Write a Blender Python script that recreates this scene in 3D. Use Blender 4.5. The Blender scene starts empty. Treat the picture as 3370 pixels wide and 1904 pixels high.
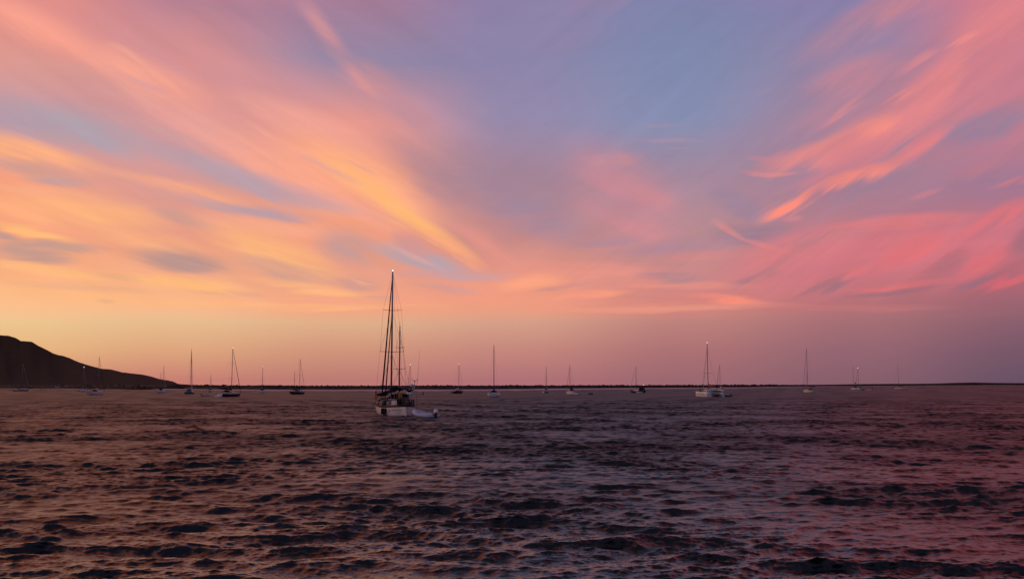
import bpy, math, random
import numpy as np
from mathutils import Vector, Matrix
R = math.radians
scene = bpy.context.scene
COL = scene.collection
random.seed(7)

# ---------------------------------------------------------------- camera
PW, PH, F = 3370.0, 1904.0, 3010.0          # photograph size and focal length in its own pixels
EYE = 3.6                                    # eye height above the water, metres
HC = 1268.0                                  # height of the horizon in the middle of the frame
PITCH = math.atan((HC - PH / 2) / F)
ROLL = math.atan(6.0 / 3370.0)
cam = bpy.data.cameras.new('camera')
cam.sensor_width = 36.0
cam.lens = 36.0 * F / PW
cam.clip_start = 0.1
cam.clip_end = 60000.0
camo = bpy.data.objects.new('camera', cam)
COL.objects.link(camo)
CM = Matrix.Rotation(R(90) + PITCH, 4, 'X') @ Matrix.Rotation(-ROLL, 4, 'Z')
camo.matrix_world = Matrix.Translation((0, 0, EYE)) @ CM
scene.camera = camo

def ray(px, py):
    v = Vector(((px - PW / 2) / F, -(py - PH / 2) / F, -1.0))
    return (CM.to_3x3() @ v).normalized()

def azel(px, py):
    d = ray(px, py)
    return math.degrees(math.atan2(d.x, d.y)), math.degrees(math.asin(d.z))

def ground(px, py):
    d = ray(px, py)
    t = -EYE / d.z
    return Vector((d.x * t, d.y * t, 0.0))

# ---------------------------------------------------------------- view
scene.render.engine = 'CYCLES'
scene.view_settings.view_transform = 'Standard'
scene.view_settings.look = 'None'
scene.view_settings.exposure = 0.0
scene.view_settings.gamma = 1.0
scene.view_settings.use_curve_mapping = False
scene.cycles.use_denoising = True
scene.cycles.max_bounces = 6

def lin(c):
    out = []
    for v in c[:3]:
        v = max(v, 0) / 255.0
        out.append(v / 12.92 if v <= 0.04045 else ((v + 0.055) / 1.055) ** 2.4)
    return tuple(out) + (1.0,)

# ---------------------------------------------------------------- world: dusk sky with lit cirrus
SUN_AZ, SUN_EL = -82.0, 3.0
world = bpy.data.worlds.new('World')
scene.world = world
world.use_nodes = True
wt = world.node_tree
wt.nodes.clear()
WN, WL = wt.nodes, wt.links

def nd(kind, **kw):
    n = WN.new(kind)
    for k, v in kw.items():
        setattr(n, k, v)
    return n

def put(sock, v):
    if hasattr(v, 'is_output'):
        WL.new(v, sock)
    else:
        sock.default_value = v

def math_(op, a, b=0.0, c=0.0):
    n = nd('ShaderNodeMath', operation=op)
    put(n.inputs[0], a); put(n.inputs[1], b); put(n.inputs[2], c)
    return n.outputs[0]

def vmath(op, a, b=(0, 0, 0)):
    n = nd('ShaderNodeVectorMath', operation=op)
    put(n.inputs[0], a); put(n.inputs[1], b)
    return n.outputs['Vector'] if op != 'LENGTH' else n.outputs['Value']

def mrange(v, a, b, lo, hi, interp='LINEAR'):
    n = nd('ShaderNodeMapRange', interpolation_type=interp)
    n.clamp = True
    put(n.inputs[0], v); put(n.inputs[1], a); put(n.inputs[2], b); put(n.inputs[3], lo); put(n.inputs[4], hi)
    return n.outputs[0]

def mixc(f, a, b, blend='MIX'):
    n = nd('ShaderNodeMix', data_type='RGBA', blend_type=blend)
    put(n.inputs[0], f); put(n.inputs[6], a); put(n.inputs[7], b)
    return n.outputs[2]

def mapping(v, loc, rot, scale, kind='TEXTURE'):
    n = nd('ShaderNodeMapping', vector_type=kind)
    put(n.inputs[0], v)
    n.inputs[1].default_value = loc; n.inputs[2].default_value = rot; n.inputs[3].default_value = scale
    return n.outputs[0]

def noise(v, scale, detail=3.0, rough=0.5, dist=0.0):
    n = nd('ShaderNodeTexNoise')
    put(n.inputs['Vector'], v)
    n.inputs['Scale'].default_value = scale; n.inputs['Detail'].default_value = detail
    n.inputs['Roughness'].default_value = rough; n.inputs['Distortion'].default_value = dist
    return n

tc = nd('ShaderNodeTexCoord')
dirv = vmath('NORMALIZE', tc.outputs['Generated'])
sep = nd('ShaderNodeSeparateXYZ'); put(sep.inputs[0], dirv)
AZ = math_('MULTIPLY', math_('ARCTAN2', sep.outputs[0], sep.outputs[1]), 57.29578)
EL = math_('MULTIPLY', math_('ARCSINE', sep.outputs[2]), 57.29578)
cmb = nd('ShaderNodeCombineXYZ'); put(cmb.inputs[0], AZ); put(cmb.inputs[1], EL)
P0 = cmb.outputs[0]

def field(angle, length, width, seed, detail=4.0, rough=0.55, dist=0.3):
    """streaky noise drawn out along one direction of the sky (degrees)"""
    v = mapping(P0, (seed, -seed * 0.7, 0), (0, 0, R(angle)), (length, width, 1))
    return noise(v, 1.0, detail, rough, dist).outputs['Fac']

FA = {'L': -27.0, 'M': -14.0, 'R': 33.0, 'H': 3.0}
FIELD = {'L': field(-27, 11, 1.5, 31), 'M': field(-14, 10, 1.0, 43), 'R': field(33, 8, 1.3, 57), 'H': field(3, 9, 0.8, 11)}
FINE = {'L': field(-28, 6, .7, 77, 4.0, .5, .6), 'M': field(-14, 6, .5, 63, 4.0, .5, .6), 'R': field(34, 5, .6, 91, 4.0, .5, .7), 'H': field(2, 6, .35, 23, 4.0, .5, .6)}
swirl = noise(P0, 0.11, 3.0, 0.5, 0.0)
sw = vmath('MULTIPLY', vmath('SUBTRACT', swirl.outputs['Color'], (0.5, 0.5, 0.5)), (1.3, 0.9, 0))
P1 = vmath('ADD', P0, sw)
WARP = {}
for k, amp in (('L', 1.1), ('M', 0.9), ('R', 1.5), ('H', 0.7)):
    a = R(FA[k] + 90)
    off = math_('ADD', math_('MULTIPLY', math_('SUBTRACT', FIELD[k], 0.5), amp), math_('MULTIPLY', math_('SUBTRACT', FINE[k], 0.5), amp * 0.5))
    c = nd('ShaderNodeCombineXYZ')
    put(c.inputs[0], math_('MULTIPLY', off, math.cos(a)))
    put(c.inputs[1], math_('MULTIPLY', off, math.sin(a)))
    WARP[k] = vmath('ADD', P1, c.outputs[0])
THIN = {k: mrange(math_('ADD', math_('MULTIPLY', FIELD[k], .66), math_('MULTIPLY', FINE[k], .34)), 0.36, 0.62, 0.5, 1.0, 'SMOOTHSTEP') for k in FIELD}

# clear-sky and veil colours: one ramp over elevation for each bearing
DX = 3370.0 / 2575.0
YS = [955, 880, 806, 792, 760, 700, 600, 450, 300, 150, 0]
GRID = {
    0:    [(205,140,112),(231,180,128),(236,197,142),(245,193,144),(251,190,138),(251,179,131),(246,164,125),(247,160,126),(182,153,168),(222,152,142),(225,143,136)],
    430:  [(198,126,114),(221,164,125),(231,188,142),(240,187,143),(250,183,136),(247,174,132),(235,158,132),(214,154,150),(214,150,152),(222,147,142),(182,129,146)],
    860:  [(186,121,114),(208,148,123),(224,176,138),(236,167,132),(245,165,130),(230,159,136),(240,157,128),(248,163,126),(232,153,144),(148,134,164),(165,124,150)],
    1290: [(174,112,117),(196,134,124),(213,159,136),(228,158,130),(240,156,129),(236,152,130),(200,138,136),(168,132,150),(150,138,172),(140,132,170),(142,129,168)],
    1720: [(154,103,111),(171,113,116),(190,129,124),(202,132,124),(214,132,124),(205,136,134),(188,138,142),(165,136,156),(134,142,177),(127,138,174),(128,131,171)],
    2150: [(134,94,107),(147,101,113),(165,109,116),(172,112,118),(180,112,118),(196,116,122),(180,120,134),(170,128,148),(168,130,152),(146,130,162),(136,128,170)],
    2575: [(104,81,100),(119,86,104),(138,94,110),(146,98,110),(154,99,112),(180,104,118),(190,112,124),(160,120,146),(200,126,140),(198,124,140),(205,126,141)],
}
HIGH = {  # above the frame: 32, 45, 65, 90 degrees
    0: [(255,148,84),(255,128,74),(205,108,76),(66,70,88)],
    430: [(255,138,86),(242,116,76),(180,100,82),(66,70,88)],
    860: [(196,114,104),(148,98,98),(96,86,98),(62,70,88)],
    1290: [(96,102,132),(78,90,118),(72,84,106),(60,70,88)],
    1720: [(90,104,136),(76,92,120),(70,84,106),(60,70,88)],
    2150: [(198,104,110),(160,92,100),(96,84,98),(62,70,88)],
    2575: [(246,106,104),(218,90,92),(140,82,90),(66,70,88)],
}
def ramp(stops):
    n = nd('ShaderNodeValToRGB')
    n.color_ramp.interpolation = 'EASE'
    put(n.inputs[0], math_('MULTIPLY', EL, 1 / 90.0))
    e = n.color_ramp.elements
    stops = sorted(stops)
    e[0].position, e[0].color = stops[0][0] / 90.0, lin(stops[0][1])
    e[1].position, e[1].color = stops[-1][0] / 90.0, lin(stops[-1][1])
    for p, c in stops[1:-1]:
        q = e.new(p / 90.0); q.color = lin(c)
    n.color_ramp.interpolation = 'LINEAR'
    return n.outputs[0]

cols = []
for gx in sorted(GRID):
    st = []
    for yy, c in zip(YS, GRID[gx]):
        st.append((max(0.02, azel(gx * DX, yy * DX)[1]), c))
    for e_, c in zip((32, 45, 65, 90), HIGH[gx]):
        st.append((e_, c))
    cols.append((azel(gx * DX, 900)[0], ramp(st)))
back = ramp([(0.1, (118,108,128)), (8, (128,116,140)), (20, (126,120,152)), (45, (105,108,148)), (90, (85,95,140))])
left = ramp([(0.1, (232,165,120)), (7, (240,178,135)), (18, (232,160,138)), (35, (190,138,148)), (60, (105,108,150)), (90, (85,95,140))])
right = ramp([(0.1, (112,92,112)), (8, (130,98,118)), (20, (150,112,138)), (45, (110,108,146)), (90, (85,95,140))])
seq = [(-180, back), (-135, back), (-75, left), (-50, left)] + cols + [(75, right), (180, back)]
sky = seq[0][1]
for (a0, _), (a1, c1) in zip(seq[:-1], seq[1:]):
    sky = mixc(mrange(AZ, a0, a1, 0.0, 1.0, 'SMOOTHSTEP'), sky, c1)

# cloud streaks: x0, y0, x1, y1, half width (all in pixels of the 2575 px wide view), colour, opacity, flow
STREAKS = [
    # --- left fan
    (230, 40, 760, 290, 50, (208,144,150), .60, 'L'),
    (-120, -40, 280, 150, 40, (246,160,142), .85, 'L'),
    (180, 105, 600, 300, 42, (247,165,144), .85, 'L'),
    (-40, 120, 420, 270, 34, (214,154,150), .60, 'L'),
    (300, 215, 760, 440, 34, (236,164,152), .70, 'L'),
    (540, 225, 1000, 400, 38, (243,166,150), .75, 'L'),
    (560, 330, 1110, 590, 62, (252,169,141), .90, 'L'),
    (700, 330, 1120, 560, 46, (254,174,132), .75, 'L'),
    (770, 372, 1100, 590, 36, (255,179,125), .85, 'L'),
    (880, 440, 1205, 668, 20, (255,182,119), .95, 'L'),
    (1050, 575, 1215, 676, 14, (255,171,127), .85, 'L'),
    (930, 335, 1240, 545, 36, (170,131,147), .65, 'L'),
    (1130, 560, 1310, 680, 24, (236,150,136), .50, 'L'),
    (-40, 250, 420, 390, 40, (177,159,171), .90, 'L'),
    (380, 375, 800, 530, 26, (187,157,168), .80, 'L'),
    (280, 330, 860, 530, 28, (187,158,169), .85, 'L'),
    (160, 250, 560, 380, 16, (206,158,158), .60, 'L'),
    (620, 430, 980, 560, 15, (220,160,154), .50, 'L'),
    (-120, 315, 280, 442, 26, (255,176,129), 1.0, 'M'),
    (230, 425, 660, 528, 18, (247,169,134), .90, 'M'),
    (-40, 385, 240, 462, 14, (208,156,144), .80, 'M'),
    (50, 440, 250, 472, 9, (196,159,158), .75, 'M'),
    (-80, 500, 440, 560, 34, (255,181,126), .85, 'M'),
    (-80, 450, 300, 505, 12, (246,174,134), .60, 'M'),
    (360, 525, 560, 575, 15, (206,156,146), .75, 'M'),
    (430, 500, 820, 556, 13, (190,157,166), .85, 'M'),
    (460, 540, 920, 602, 20, (250,171,140), .75, 'M'),
    (500, 572, 870, 694, 40, (255,183,125), .95, 'M'),
    (200, 575, 520, 635, 22, (254,180,129), .60, 'M'),
    (640, 470, 900, 540, 12, (198,158,162), .5, 'M'),
    # dusk-grey gaps low on the left
    (-40, 572, 70, 602, 10, (196,153,143), .85, 'H'),
    (-60, 618, 230, 622, 20, (196,153,141), .95, 'H'),
    (60, 604, 290, 628, 9, (200,156,142), .7, 'M'),
    (-60, 640, 160, 646, 8, (202,154,140), .6, 'H'),
    (40, 640, 200, 652, 12, (190,150,142), .50, 'H'),
    (300, 634, 600, 676, 25, (192,149,140), 1.0, 'M'),
    (360, 655, 560, 672, 14, (186,148,142), .60, 'H'),
    (560, 636, 840, 708, 22, (210,157,140), .80, 'M'),
    (660, 690, 790, 716, 12, (204,155,142), .55, 'H'),
    (790, 590, 970, 655, 36, (198,153,149), .85, 'L'),
    (925, 618, 1190, 690, 24, (184,161,170), 1.0, 'L'),
    (980, 590, 1095, 646, 19, (208,149,147), .80, 'L'),
    (955, 610, 1120, 676, 9, (224,164,156), .55, 'L'),
    (990, 688, 1300, 690, 14, (204,157,160), .70, 'H'),
    (830, 702, 970, 726, 13, (204,154,149), .70, 'H'),
    (885, 700, 950, 716, 5, (244,172,136), .70, 'M'),
    (490, 734, 670, 742, 6, (216,160,140), .85, 'H'),
    (900, 744, 1010, 750, 5, (206,156,150), .70, 'H'),
    (1030, 720, 1210, 736, 9, (205,156,156), .70, 'H'),
    (160, 674, 440, 706, 7, (224,163,134), .70, 'H'),
    (0, 704, 420, 730, 8, (233,171,134), .60, 'H'),
    (230, 744, 290, 750, 4, (214,165,145), .60, 'H'),
    # bright bars low on the left
    (-40, 550, 190, 604, 9, (255,187,122), .90, 'H'),
    (-80, 650, 310, 697, 11, (255,186,127), .90, 'H'),
    (270, 686, 660, 738, 12, (255,187,124), .95, 'M'),
    (-80, 715, 420, 748, 12, (255,186,126), .60, 'H'),
    (610, 698, 960, 746, 12, (254,183,127), .80, 'H'),
    (200, 756, 1100, 772, 10, (255,184,128), .60, 'H'),
    # --- upper middle
    (750, -25, 890, 170, 26, (200,142,151), .70, 'L'),
    (780, 20, 860, 120, 14, (208,146,150), .45, 'L'),
    (860, 140, 1010, 275, 38, (200,143,152), .80, 'L'),
    (870, 150, 960, 250, 10, (214,147,148), .60, 'L'),
    (950, 230, 1100, 335, 30, (193,142,153), .75, 'L'),
    (1040, 380, 1480, 520, 70, (160,131,150), .55, 'H'),
    (1180, 480, 1500, 600, 50, (158,133,155), .55, 'H'),
    (1380, 20, 1620, -30, 30, (150,131,163), .55, 'R'),
    (1280, 110, 1560, 60, 40, (143,132,166), .50, 'R'),
    (1420, 370, 1720, 610, 84, (206,139,149), .65, 'L'),
    (1430, 400, 1620, 395, 16, (200,140,150), .45, 'H'),
    (1540, 380, 1600, 420, 10, (206,140,148), .45, 'L'),
    (1580, 480, 1700, 530, 30, (212,138,146), .50, 'L'),
    (1540, 560, 1680, 600, 22, (216,138,144), .45, 'H'),
    (1580, 352, 1770, 354, 5, (180,144,160), .45, 'H'),
    (1600, 317, 1720, 316, 4, (168,144,164), .40, 'H'),
    (1660, 377, 1740, 378, 3, (186,143,156), .45, 'H'),
    (1430, 617, 1640, 598, 10, (180,136,151), .70, 'H'),
    (1500, 650, 1900, 596, 20, (172,133,152), .55, 'H'),
    # --- right fan
    (1985, 150, 2270, 20, 36, (178,133,156), .70, 'R'),
    (2100, 60, 2400, -30, 30, (200,133,146), .80, 'R'),
    (2010, 225, 2280, 140, 38, (195,133,148), .75, 'R'),
    (2080, 250, 2340, 150, 24, (204,134,146), .55, 'R'),
    (1990, 320, 2240, 225, 34, (186,132,151), .60, 'R'),
    (2370, 200, 2640, -60, 62, (220,131,138), .90, 'R'),
    (2240, 310, 2450, 130, 34, (236,138,134), .85, 'R'),
    (2030, 408, 2310, 290, 32, (239,140,132), .90, 'R'),
    (1895, 436, 2160, 345, 20, (234,139,134), .85, 'R'),
    (1860, 430, 2030, 434, 7, (222,138,140), .60, 'H'),
    (1870, 395, 1990, 400, 6, (204,136,146), .50, 'H'),
    (2100, 400, 2520, 130, 60, (222,132,138), .60, 'R'),
    (2140, 350, 2260, 290, 12, (246,144,130), .60, 'R'),
    (2040, 425, 2290, 345, 36, (209,127,138), .75, 'R'),
    (2440, 180, 2640, 90, 34, (204,126,140), .6, 'R'),
    (2310, 370, 2640, 260, 32, (147,127,154), .90, 'R'),
    (2225, 405, 2310, 335, 6, (160,130,152), .75, 'R'),
    (1760, 470, 1960, 560, 28, (153,131,156), .60, 'H'),
    (1980, 470, 2250, 398, 18, (209,128,139), .75, 'R'),
    (1900, 556, 2075, 472, 15, (255,142,125), 1.0, 'R'),
    (2010, 496, 2290, 404, 15, (248,139,126), 1.0, 'R'),
    (2225, 425, 2390, 310, 14, (224,129,134), .85, 'R'),
    (1960, 552, 2020, 540, 8, (214,132,138), .60, 'H'),
    (2060, 510, 2330, 428, 15, (160,125,147), .75, 'R'),
    (2360, 460, 2620, 350, 16, (181,121,139), .75, 'R'),
    (2275, 499, 2370, 474, 8, (204,128,140), .55, 'R'),
    (2480, 470, 2600, 440, 8, (200,120,134), .70, 'R'),
    (2560, 470, 2620, 445, 6, (216,118,130), .60, 'R'),
    # --- low right
    (1760, 720, 2700, 560, 70, (212,119,133), .60, 'R'),
    (2000, 640, 2640, 590, 40, (220,119,132), .55, 'H'),
    (1770, 590, 2120, 590, 26, (152,123,143), .80, 'H'),
    (1785, 556, 1870, 612, 10, (220,141,137), .75, 'L'),
    (1840, 600, 1990, 640, 8, (228,136,136), .75, 'L'),
    (1820, 680, 2160, 560, 42, (218,126,130), .85, 'R'),
    (2050, 650, 2420, 580, 44, (214,119,125), .60, 'R'),
    (2070, 572, 2480, 545, 15, (231,124,124), .90, 'H'),
    (2190, 668, 2380, 590, 20, (228,114,120), .75, 'R'),
    (2390, 690, 2560, 615, 22, (220,110,118), .65, 'R'),
    (2385, 605, 2620, 490, 18, (224,116,122), .80, 'R'),
    (2330, 700, 2440, 630, 16, (172,109,121), .75, 'R'),
    (2530, 640, 2640, 560, 26, (156,106,122), .70, 'R'),
    (1810, 728, 1960, 682, 10, (172,119,131), .80, 'R'),
    (1980, 755, 2160, 694, 10, (160,113,125), .90, 'R'),
    (2060, 700, 2300, 650, 12, (224,117,122), .50, 'R'),
    (2100, 748, 2390, 714, 6, (158,109,123), .85, 'H'),
    (2110, 730, 2420, 700, 6, (226,114,120), .70, 'H'),
    (2380, 718, 2560, 690, 10, (158,107,125), .85, 'R'),
    (2440, 732, 2680, 676, 10, (220,104,115), .80, 'R'),
    (1730, 744, 1930, 762, 9, (244,141,122), .95, 'H'),
    (1230, 722, 1430, 698, 20, (252,165,131), .80, 'H'),
    (1370, 750, 1600, 728, 7, (250,156,128), .85, 'H'),
    (1330, 734, 1500, 712, 6, (202,142,138), .75, 'H'),
    (1480, 704, 1900, 722, 10, (234,146,132), .60, 'H'),
    (1280, 668, 1740, 690, 16, (238,149,134), .60, 'H'),
    (1590, 688, 1790, 700, 14, (182,133,140), .85, 'H'),
    (1640, 655, 1900, 640, 12, (218,136,134), .5, 'H'),
    (1560, 742, 1700, 752, 5, (200,136,134), .6, 'H'),
    (1240, 772, 2000, 766, 9, (238,152,131), .60, 'H'),
    (1900, 776, 2400, 768, 8, (204,120,122), .5, 'H'),
    # --- loose fibres
    (2041, 342, 2123, 300, 8, (176,126,148), 0.58, 'R'),
    (2365, 140, 2478, 76, 6, (232,140,140), 0.45, 'R'),
    (2374, 131, 2465, 79, 6, (240,145,138), 0.46, 'R'),
    (2413, 175, 2512, 104, 7, (176,126,148), 0.48, 'R'),
    (2059, 328, 2204, 225, 9, (240,145,138), 0.40, 'R'),
    (2116, 316, 2247, 244, 8, (176,126,148), 0.46, 'R'),
    (2155, 259, 2289, 189, 8, (176,126,148), 0.60, 'R'),
    (2220, 276, 2302, 222, 5, (240,145,138), 0.58, 'R'),
    (2260, 191, 2364, 124, 9, (232,140,140), 0.58, 'R'),
    (270, 100, 385, 160, 9, (250,176,150), 0.37, 'L'),
    (854, 403, 947, 445, 5, (222,158,156), 0.50, 'L'),
    (871, 378, 993, 445, 8, (252,172,140), 0.49, 'L'),
    (254, 159, 442, 243, 7, (222,158,156), 0.47, 'L'),
    (311, 181, 441, 242, 7, (222,158,156), 0.55, 'L'),
    (600, 301, 712, 361, 5, (250,176,150), 0.36, 'L'),
    (715, 374, 912, 471, 9, (222,158,156), 0.47, 'L'),
]
for x0, y0, x1, y1, hw, colr, op, k in STREAKS:
    a0, e0 = azel(x0 * DX, y0 * DX)
    a1, e1 = azel(x1 * DX, y1 * DX)
    ln = math.hypot(a1 - a0, e1 - e0)
    chain = nd('ShaderNodeVectorMath', operation='MULTIPLY_ADD')   # keeps the node order strictly sequential
    put(chain.inputs[0], sky); chain.inputs[1].default_value = (1e-7, 1e-7, 1e-7); put(chain.inputs[2], WARP[k])
    v = mapping(chain.outputs[0], ((a0 + a1) / 2, (e0 + e1) / 2, 0), (0, 0, math.atan2(e1 - e0, a1 - a0)),
                (ln * 0.62, hw * 0.0249 * 1.55, 1))
    f = mrange(vmath('LENGTH', v), 1.0, 0.2, 0.0, op * 1.2, 'SMOOTHSTEP')
    f = math_('MINIMUM', math_('MULTIPLY', f, THIN[k]), 1.0)
    sky = mixc(f, sky, lin(colr))
# faint streaky thickness through the whole veil, none near the horizon
side = mrange(AZ, -10.0, 8.0, 0.0, 1.0, 'SMOOTHSTEP')
def both(d): return math_('ADD', math_('MULTIPLY', d['L'], math_('SUBTRACT', 1.0, side)), math_('MULTIPLY', d['R'], side))
veil = math_('ADD', math_('MULTIPLY', both(FIELD), .6), math_('ADD', math_('MULTIPLY', both(FINE), .17), math_('MULTIPLY', FIELD['H'], .2)))
amt = mrange(EL, 4.2, 6.0, 0.03, 1.0)
gain = math_('ADD', 1.0, math_('MULTIPLY', math_('SUBTRACT', veil, 0.5), math_('MULTIPLY', amt, 0.30)))
sc_ = nd('ShaderNodeVectorMath', operation='SCALE')
put(sc_.inputs[0], sky); put(sc_.inputs[3], gain)
bg = nd('ShaderNodeBackground')
put(bg.inputs[0], sc_.outputs[0]); bg.inputs[1].default_value = 1.0
nish = nd('ShaderNodeTexSky', sky_type='NISHITA')
nish.sun_disc = False
nish.sun_elevation = R(SUN_EL)
nish.sun_rotation = R(SUN_AZ)
bg2 = nd('ShaderNodeBackground')
put(bg2.inputs[0], nish.outputs[0]); bg2.inputs[1].default_value = 0.002
add = nd('ShaderNodeAddShader')
put(add.inputs[0], bg.outputs[0]); put(add.inputs[1], bg2.outputs[0])
wo = nd('ShaderNodeOutputWorld')
WL.new(add.outputs[0], wo.inputs[0])
world.cycles.sampling_method = 'MANUAL'
world.cycles.sample_map_resolution = 512

sun = bpy.data.lights.new('afterglow_sun', 'SUN')
sun.energy = 0.32
sun.angle = R(12)
sun.color = (1.0, 0.55, 0.38)
suno = bpy.data.objects.new('afterglow_sun', sun)
COL.objects.link(suno)
sd = Vector((math.sin(R(SUN_AZ)) * math.cos(R(SUN_EL)), math.cos(R(SUN_AZ)) * math.cos(R(SUN_EL)), math.sin(R(SUN_EL))))
suno.rotation_euler = (-sd).to_track_quat('-Z', 'Y').to_euler()

# ---------------------------------------------------------------- helpers
def tag(o, label=None, cat=None, group=None, kind=None):
    if label: o['label'] = label
    if cat: o['category'] = cat
    if group: o['group'] = group
    if kind: o['kind'] = kind
    return o

def thing(name, label, cat, loc, rz=0.0, group=None):
    o = bpy.data.objects.new(name, None)
    o.empty_display_size = 0.5
    COL.objects.link(o)
    o.location = loc
    o.rotation_euler = (0, 0, rz)
    return tag(o, label, cat, group)

class MB:
    """collects shapes and links them as one mesh object"""
    def __init__(self):
        self.v, self.f = [], []
    def add(self, vs, fs):
        n = len(self.v)
        self.v += [tuple(p) for p in vs]
        self.f += [tuple(i + n for i in f) for f in fs]
        return self
    def box(self, c, s, rot=None, taper=1.0):
        m = rot or Matrix.Identity(3)
        vs = []
        for z in (-.5, .5):
            k = taper if z > 0 else 1.0
            for x, y in ((-.5, -.5), (.5, -.5), (.5, .5), (-.5, .5)):
                vs.append(Vector(c) + m @ Vector((x * s[0] * k, y * s[1] * k, z * s[2])))
        return self.add(vs, [(3, 2, 1, 0), (4, 5, 6, 7), (0, 1, 5, 4), (1, 2, 6, 5), (2, 3, 7, 6), (3, 0, 4, 7)])
    def loft(self, rings, closed=True, cap=True):
        n = len(rings[0])
        vs = [p for r in rings for p in r]
        fs = []
        for i in range(len(rings) - 1):
            for j in range(n if closed else n - 1):
                a, b = i * n + j, i * n + (j + 1) % n
                fs.append((a, b, b + n, a + n))
        if cap and closed:
            fs.append(tuple(reversed(range(n))))
            fs.append(tuple(range((len(rings) - 1) * n, len(rings) * n)))
        return self.add(vs, fs)
    def tube(self, pts, r, n=6, ell=1.0):
        pts = [Vector(p) for p in pts]
        rr = list(r) if hasattr(r, '__len__') else [r] * len(pts)
        rings = []
        for i, p in enumerate(pts):
            t = (pts[min(i + 1, len(pts) - 1)] - pts[max(i - 1, 0)]).normalized()
            up = Vector((0, 0, 1)) if abs(t.z) < 0.95 else Vector((1, 0, 0))
            a = t.cross(up).normalized(); b = a.cross(t).normalized()
            rings.append([p + (a * math.cos(q) + b * math.sin(q) * ell) * rr[i]
                          for q in (2 * math.pi * k / n for k in range(n))])
        return self.loft(rings)
    def ball(self, c, r, n=8, m=5):
        r = Vector(r) if hasattr(r, '__len__') else Vector((r, r, r))
        rings = []
        for i in range(m + 1):
            th = math.pi * (0.04 + 0.92 * i / m)
            rings.append([Vector(c) + Vector((r.x * math.sin(th) * math.cos(q), r.y * math.sin(th) * math.sin(q), -r.z * math.cos(th)))
                          for q in (2 * math.pi * k / n for k in range(n))])
        return self.loft(rings)
    def build(self, name, mat, parent=None, smooth=False, bevel=0.0):
        me = bpy.data.meshes.new(name)
        me.from_pydata(self.v, [], self.f)
        me.validate()
        if smooth:
            me.polygons.foreach_set('use_smooth', [True] * len(me.polygons))
        me.materials.append(mat)
        o = bpy.data.objects.new(name, me)
        COL.objects.link(o)
        if parent: o.parent = parent
        if bevel:
            b = o.modifiers.new('bevel', 'BEVEL'); b.width = bevel; b.segments = 2; b.limit_method = 'ANGLE'
        return o

def grid_mesh(name, V, nu, nv, mat, smooth=True):
    me = bpy.data.meshes.new(name)
    idx = np.arange(nu * nv).reshape(nu, nv)
    q = np.stack([idx[:-1, :-1], idx[:-1, 1:], idx[1:, 1:], idx[1:, :-1]], -1).reshape(-1, 4)
    me.vertices.add(nu * nv); me.vertices.foreach_set('co', V.astype(np.float32).ravel())
    me.loops.add(q.size); me.loops.foreach_set('vertex_index', q.astype(np.int32).ravel())
    me.polygons.add(len(q)); me.polygons.foreach_set('loop_start', np.arange(0, q.size, 4, dtype=np.int32))
    me.update(calc_edges=True)
    me.polygons.foreach_set('use_smooth', np.full(len(q), smooth))
    me.materials.append(mat)
    o = bpy.data.objects.new(name, me); COL.objects.link(o)
    return o

# ---------------------------------------------------------------- materials
def pmat(name, c, rough=0.5, spec=0.5, metal=0.0, var=0.0, vscale=4.0, bump=0.0, emit=0.0, stretch=(1, 1, 1)):
    m = bpy.data.materials.new(name); m.use_nodes = True
    nt = m.node_tree; b = nt.nodes['Principled BSDF']
    b.inputs['Base Color'].default_value = tuple(c) + (1,)
    b.inputs['Roughness'].default_value = rough
    b.inputs['Specular IOR Level'].default_value = spec
    b.inputs['Metallic'].default_value = metal
    if emit:
        b.inputs['Emission Color'].default_value = tuple(c) + (1,)
        b.inputs['Emission Strength'].default_value = emit
    if var or bump:
        t = nt.nodes.new('ShaderNodeTexCoord'); mp = nt.nodes.new('ShaderNodeMapping')
        mp.inputs[3].default_value = stretch
        n = nt.nodes.new('ShaderNodeTexNoise'); n.inputs['Scale'].default_value = vscale; n.inputs['Detail'].default_value = 5
        nt.links.new(t.outputs['Object'], mp.inputs[0]); nt.links.new(mp.outputs[0], n.inputs['Vector'])
        if var:
            r = nt.nodes.new('ShaderNodeMapRange'); r.inputs[1].default_value = .3; r.inputs[2].default_value = .7
            r.inputs[3].default_value = 1 - var; r.inputs[4].default_value = 1 + var
            s = nt.nodes.new('ShaderNodeVectorMath'); s.operation = 'SCALE'; s.inputs[0].default_value = tuple(c)
            nt.links.new(n.outputs['Fac'], r.inputs[0]); nt.links.new(r.outputs[0], s.inputs[3])
            nt.links.new(s.outputs[0], b.inputs['Base Color'])
        if bump:
            bp = nt.nodes.new('ShaderNodeBump'); bp.inputs['Strength'].default_value = bump
            nt.links.new(n.outputs['Fac'], bp.inputs['Height']); nt.links.new(bp.outputs[0], b.inputs['Normal'])
    return m

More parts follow.
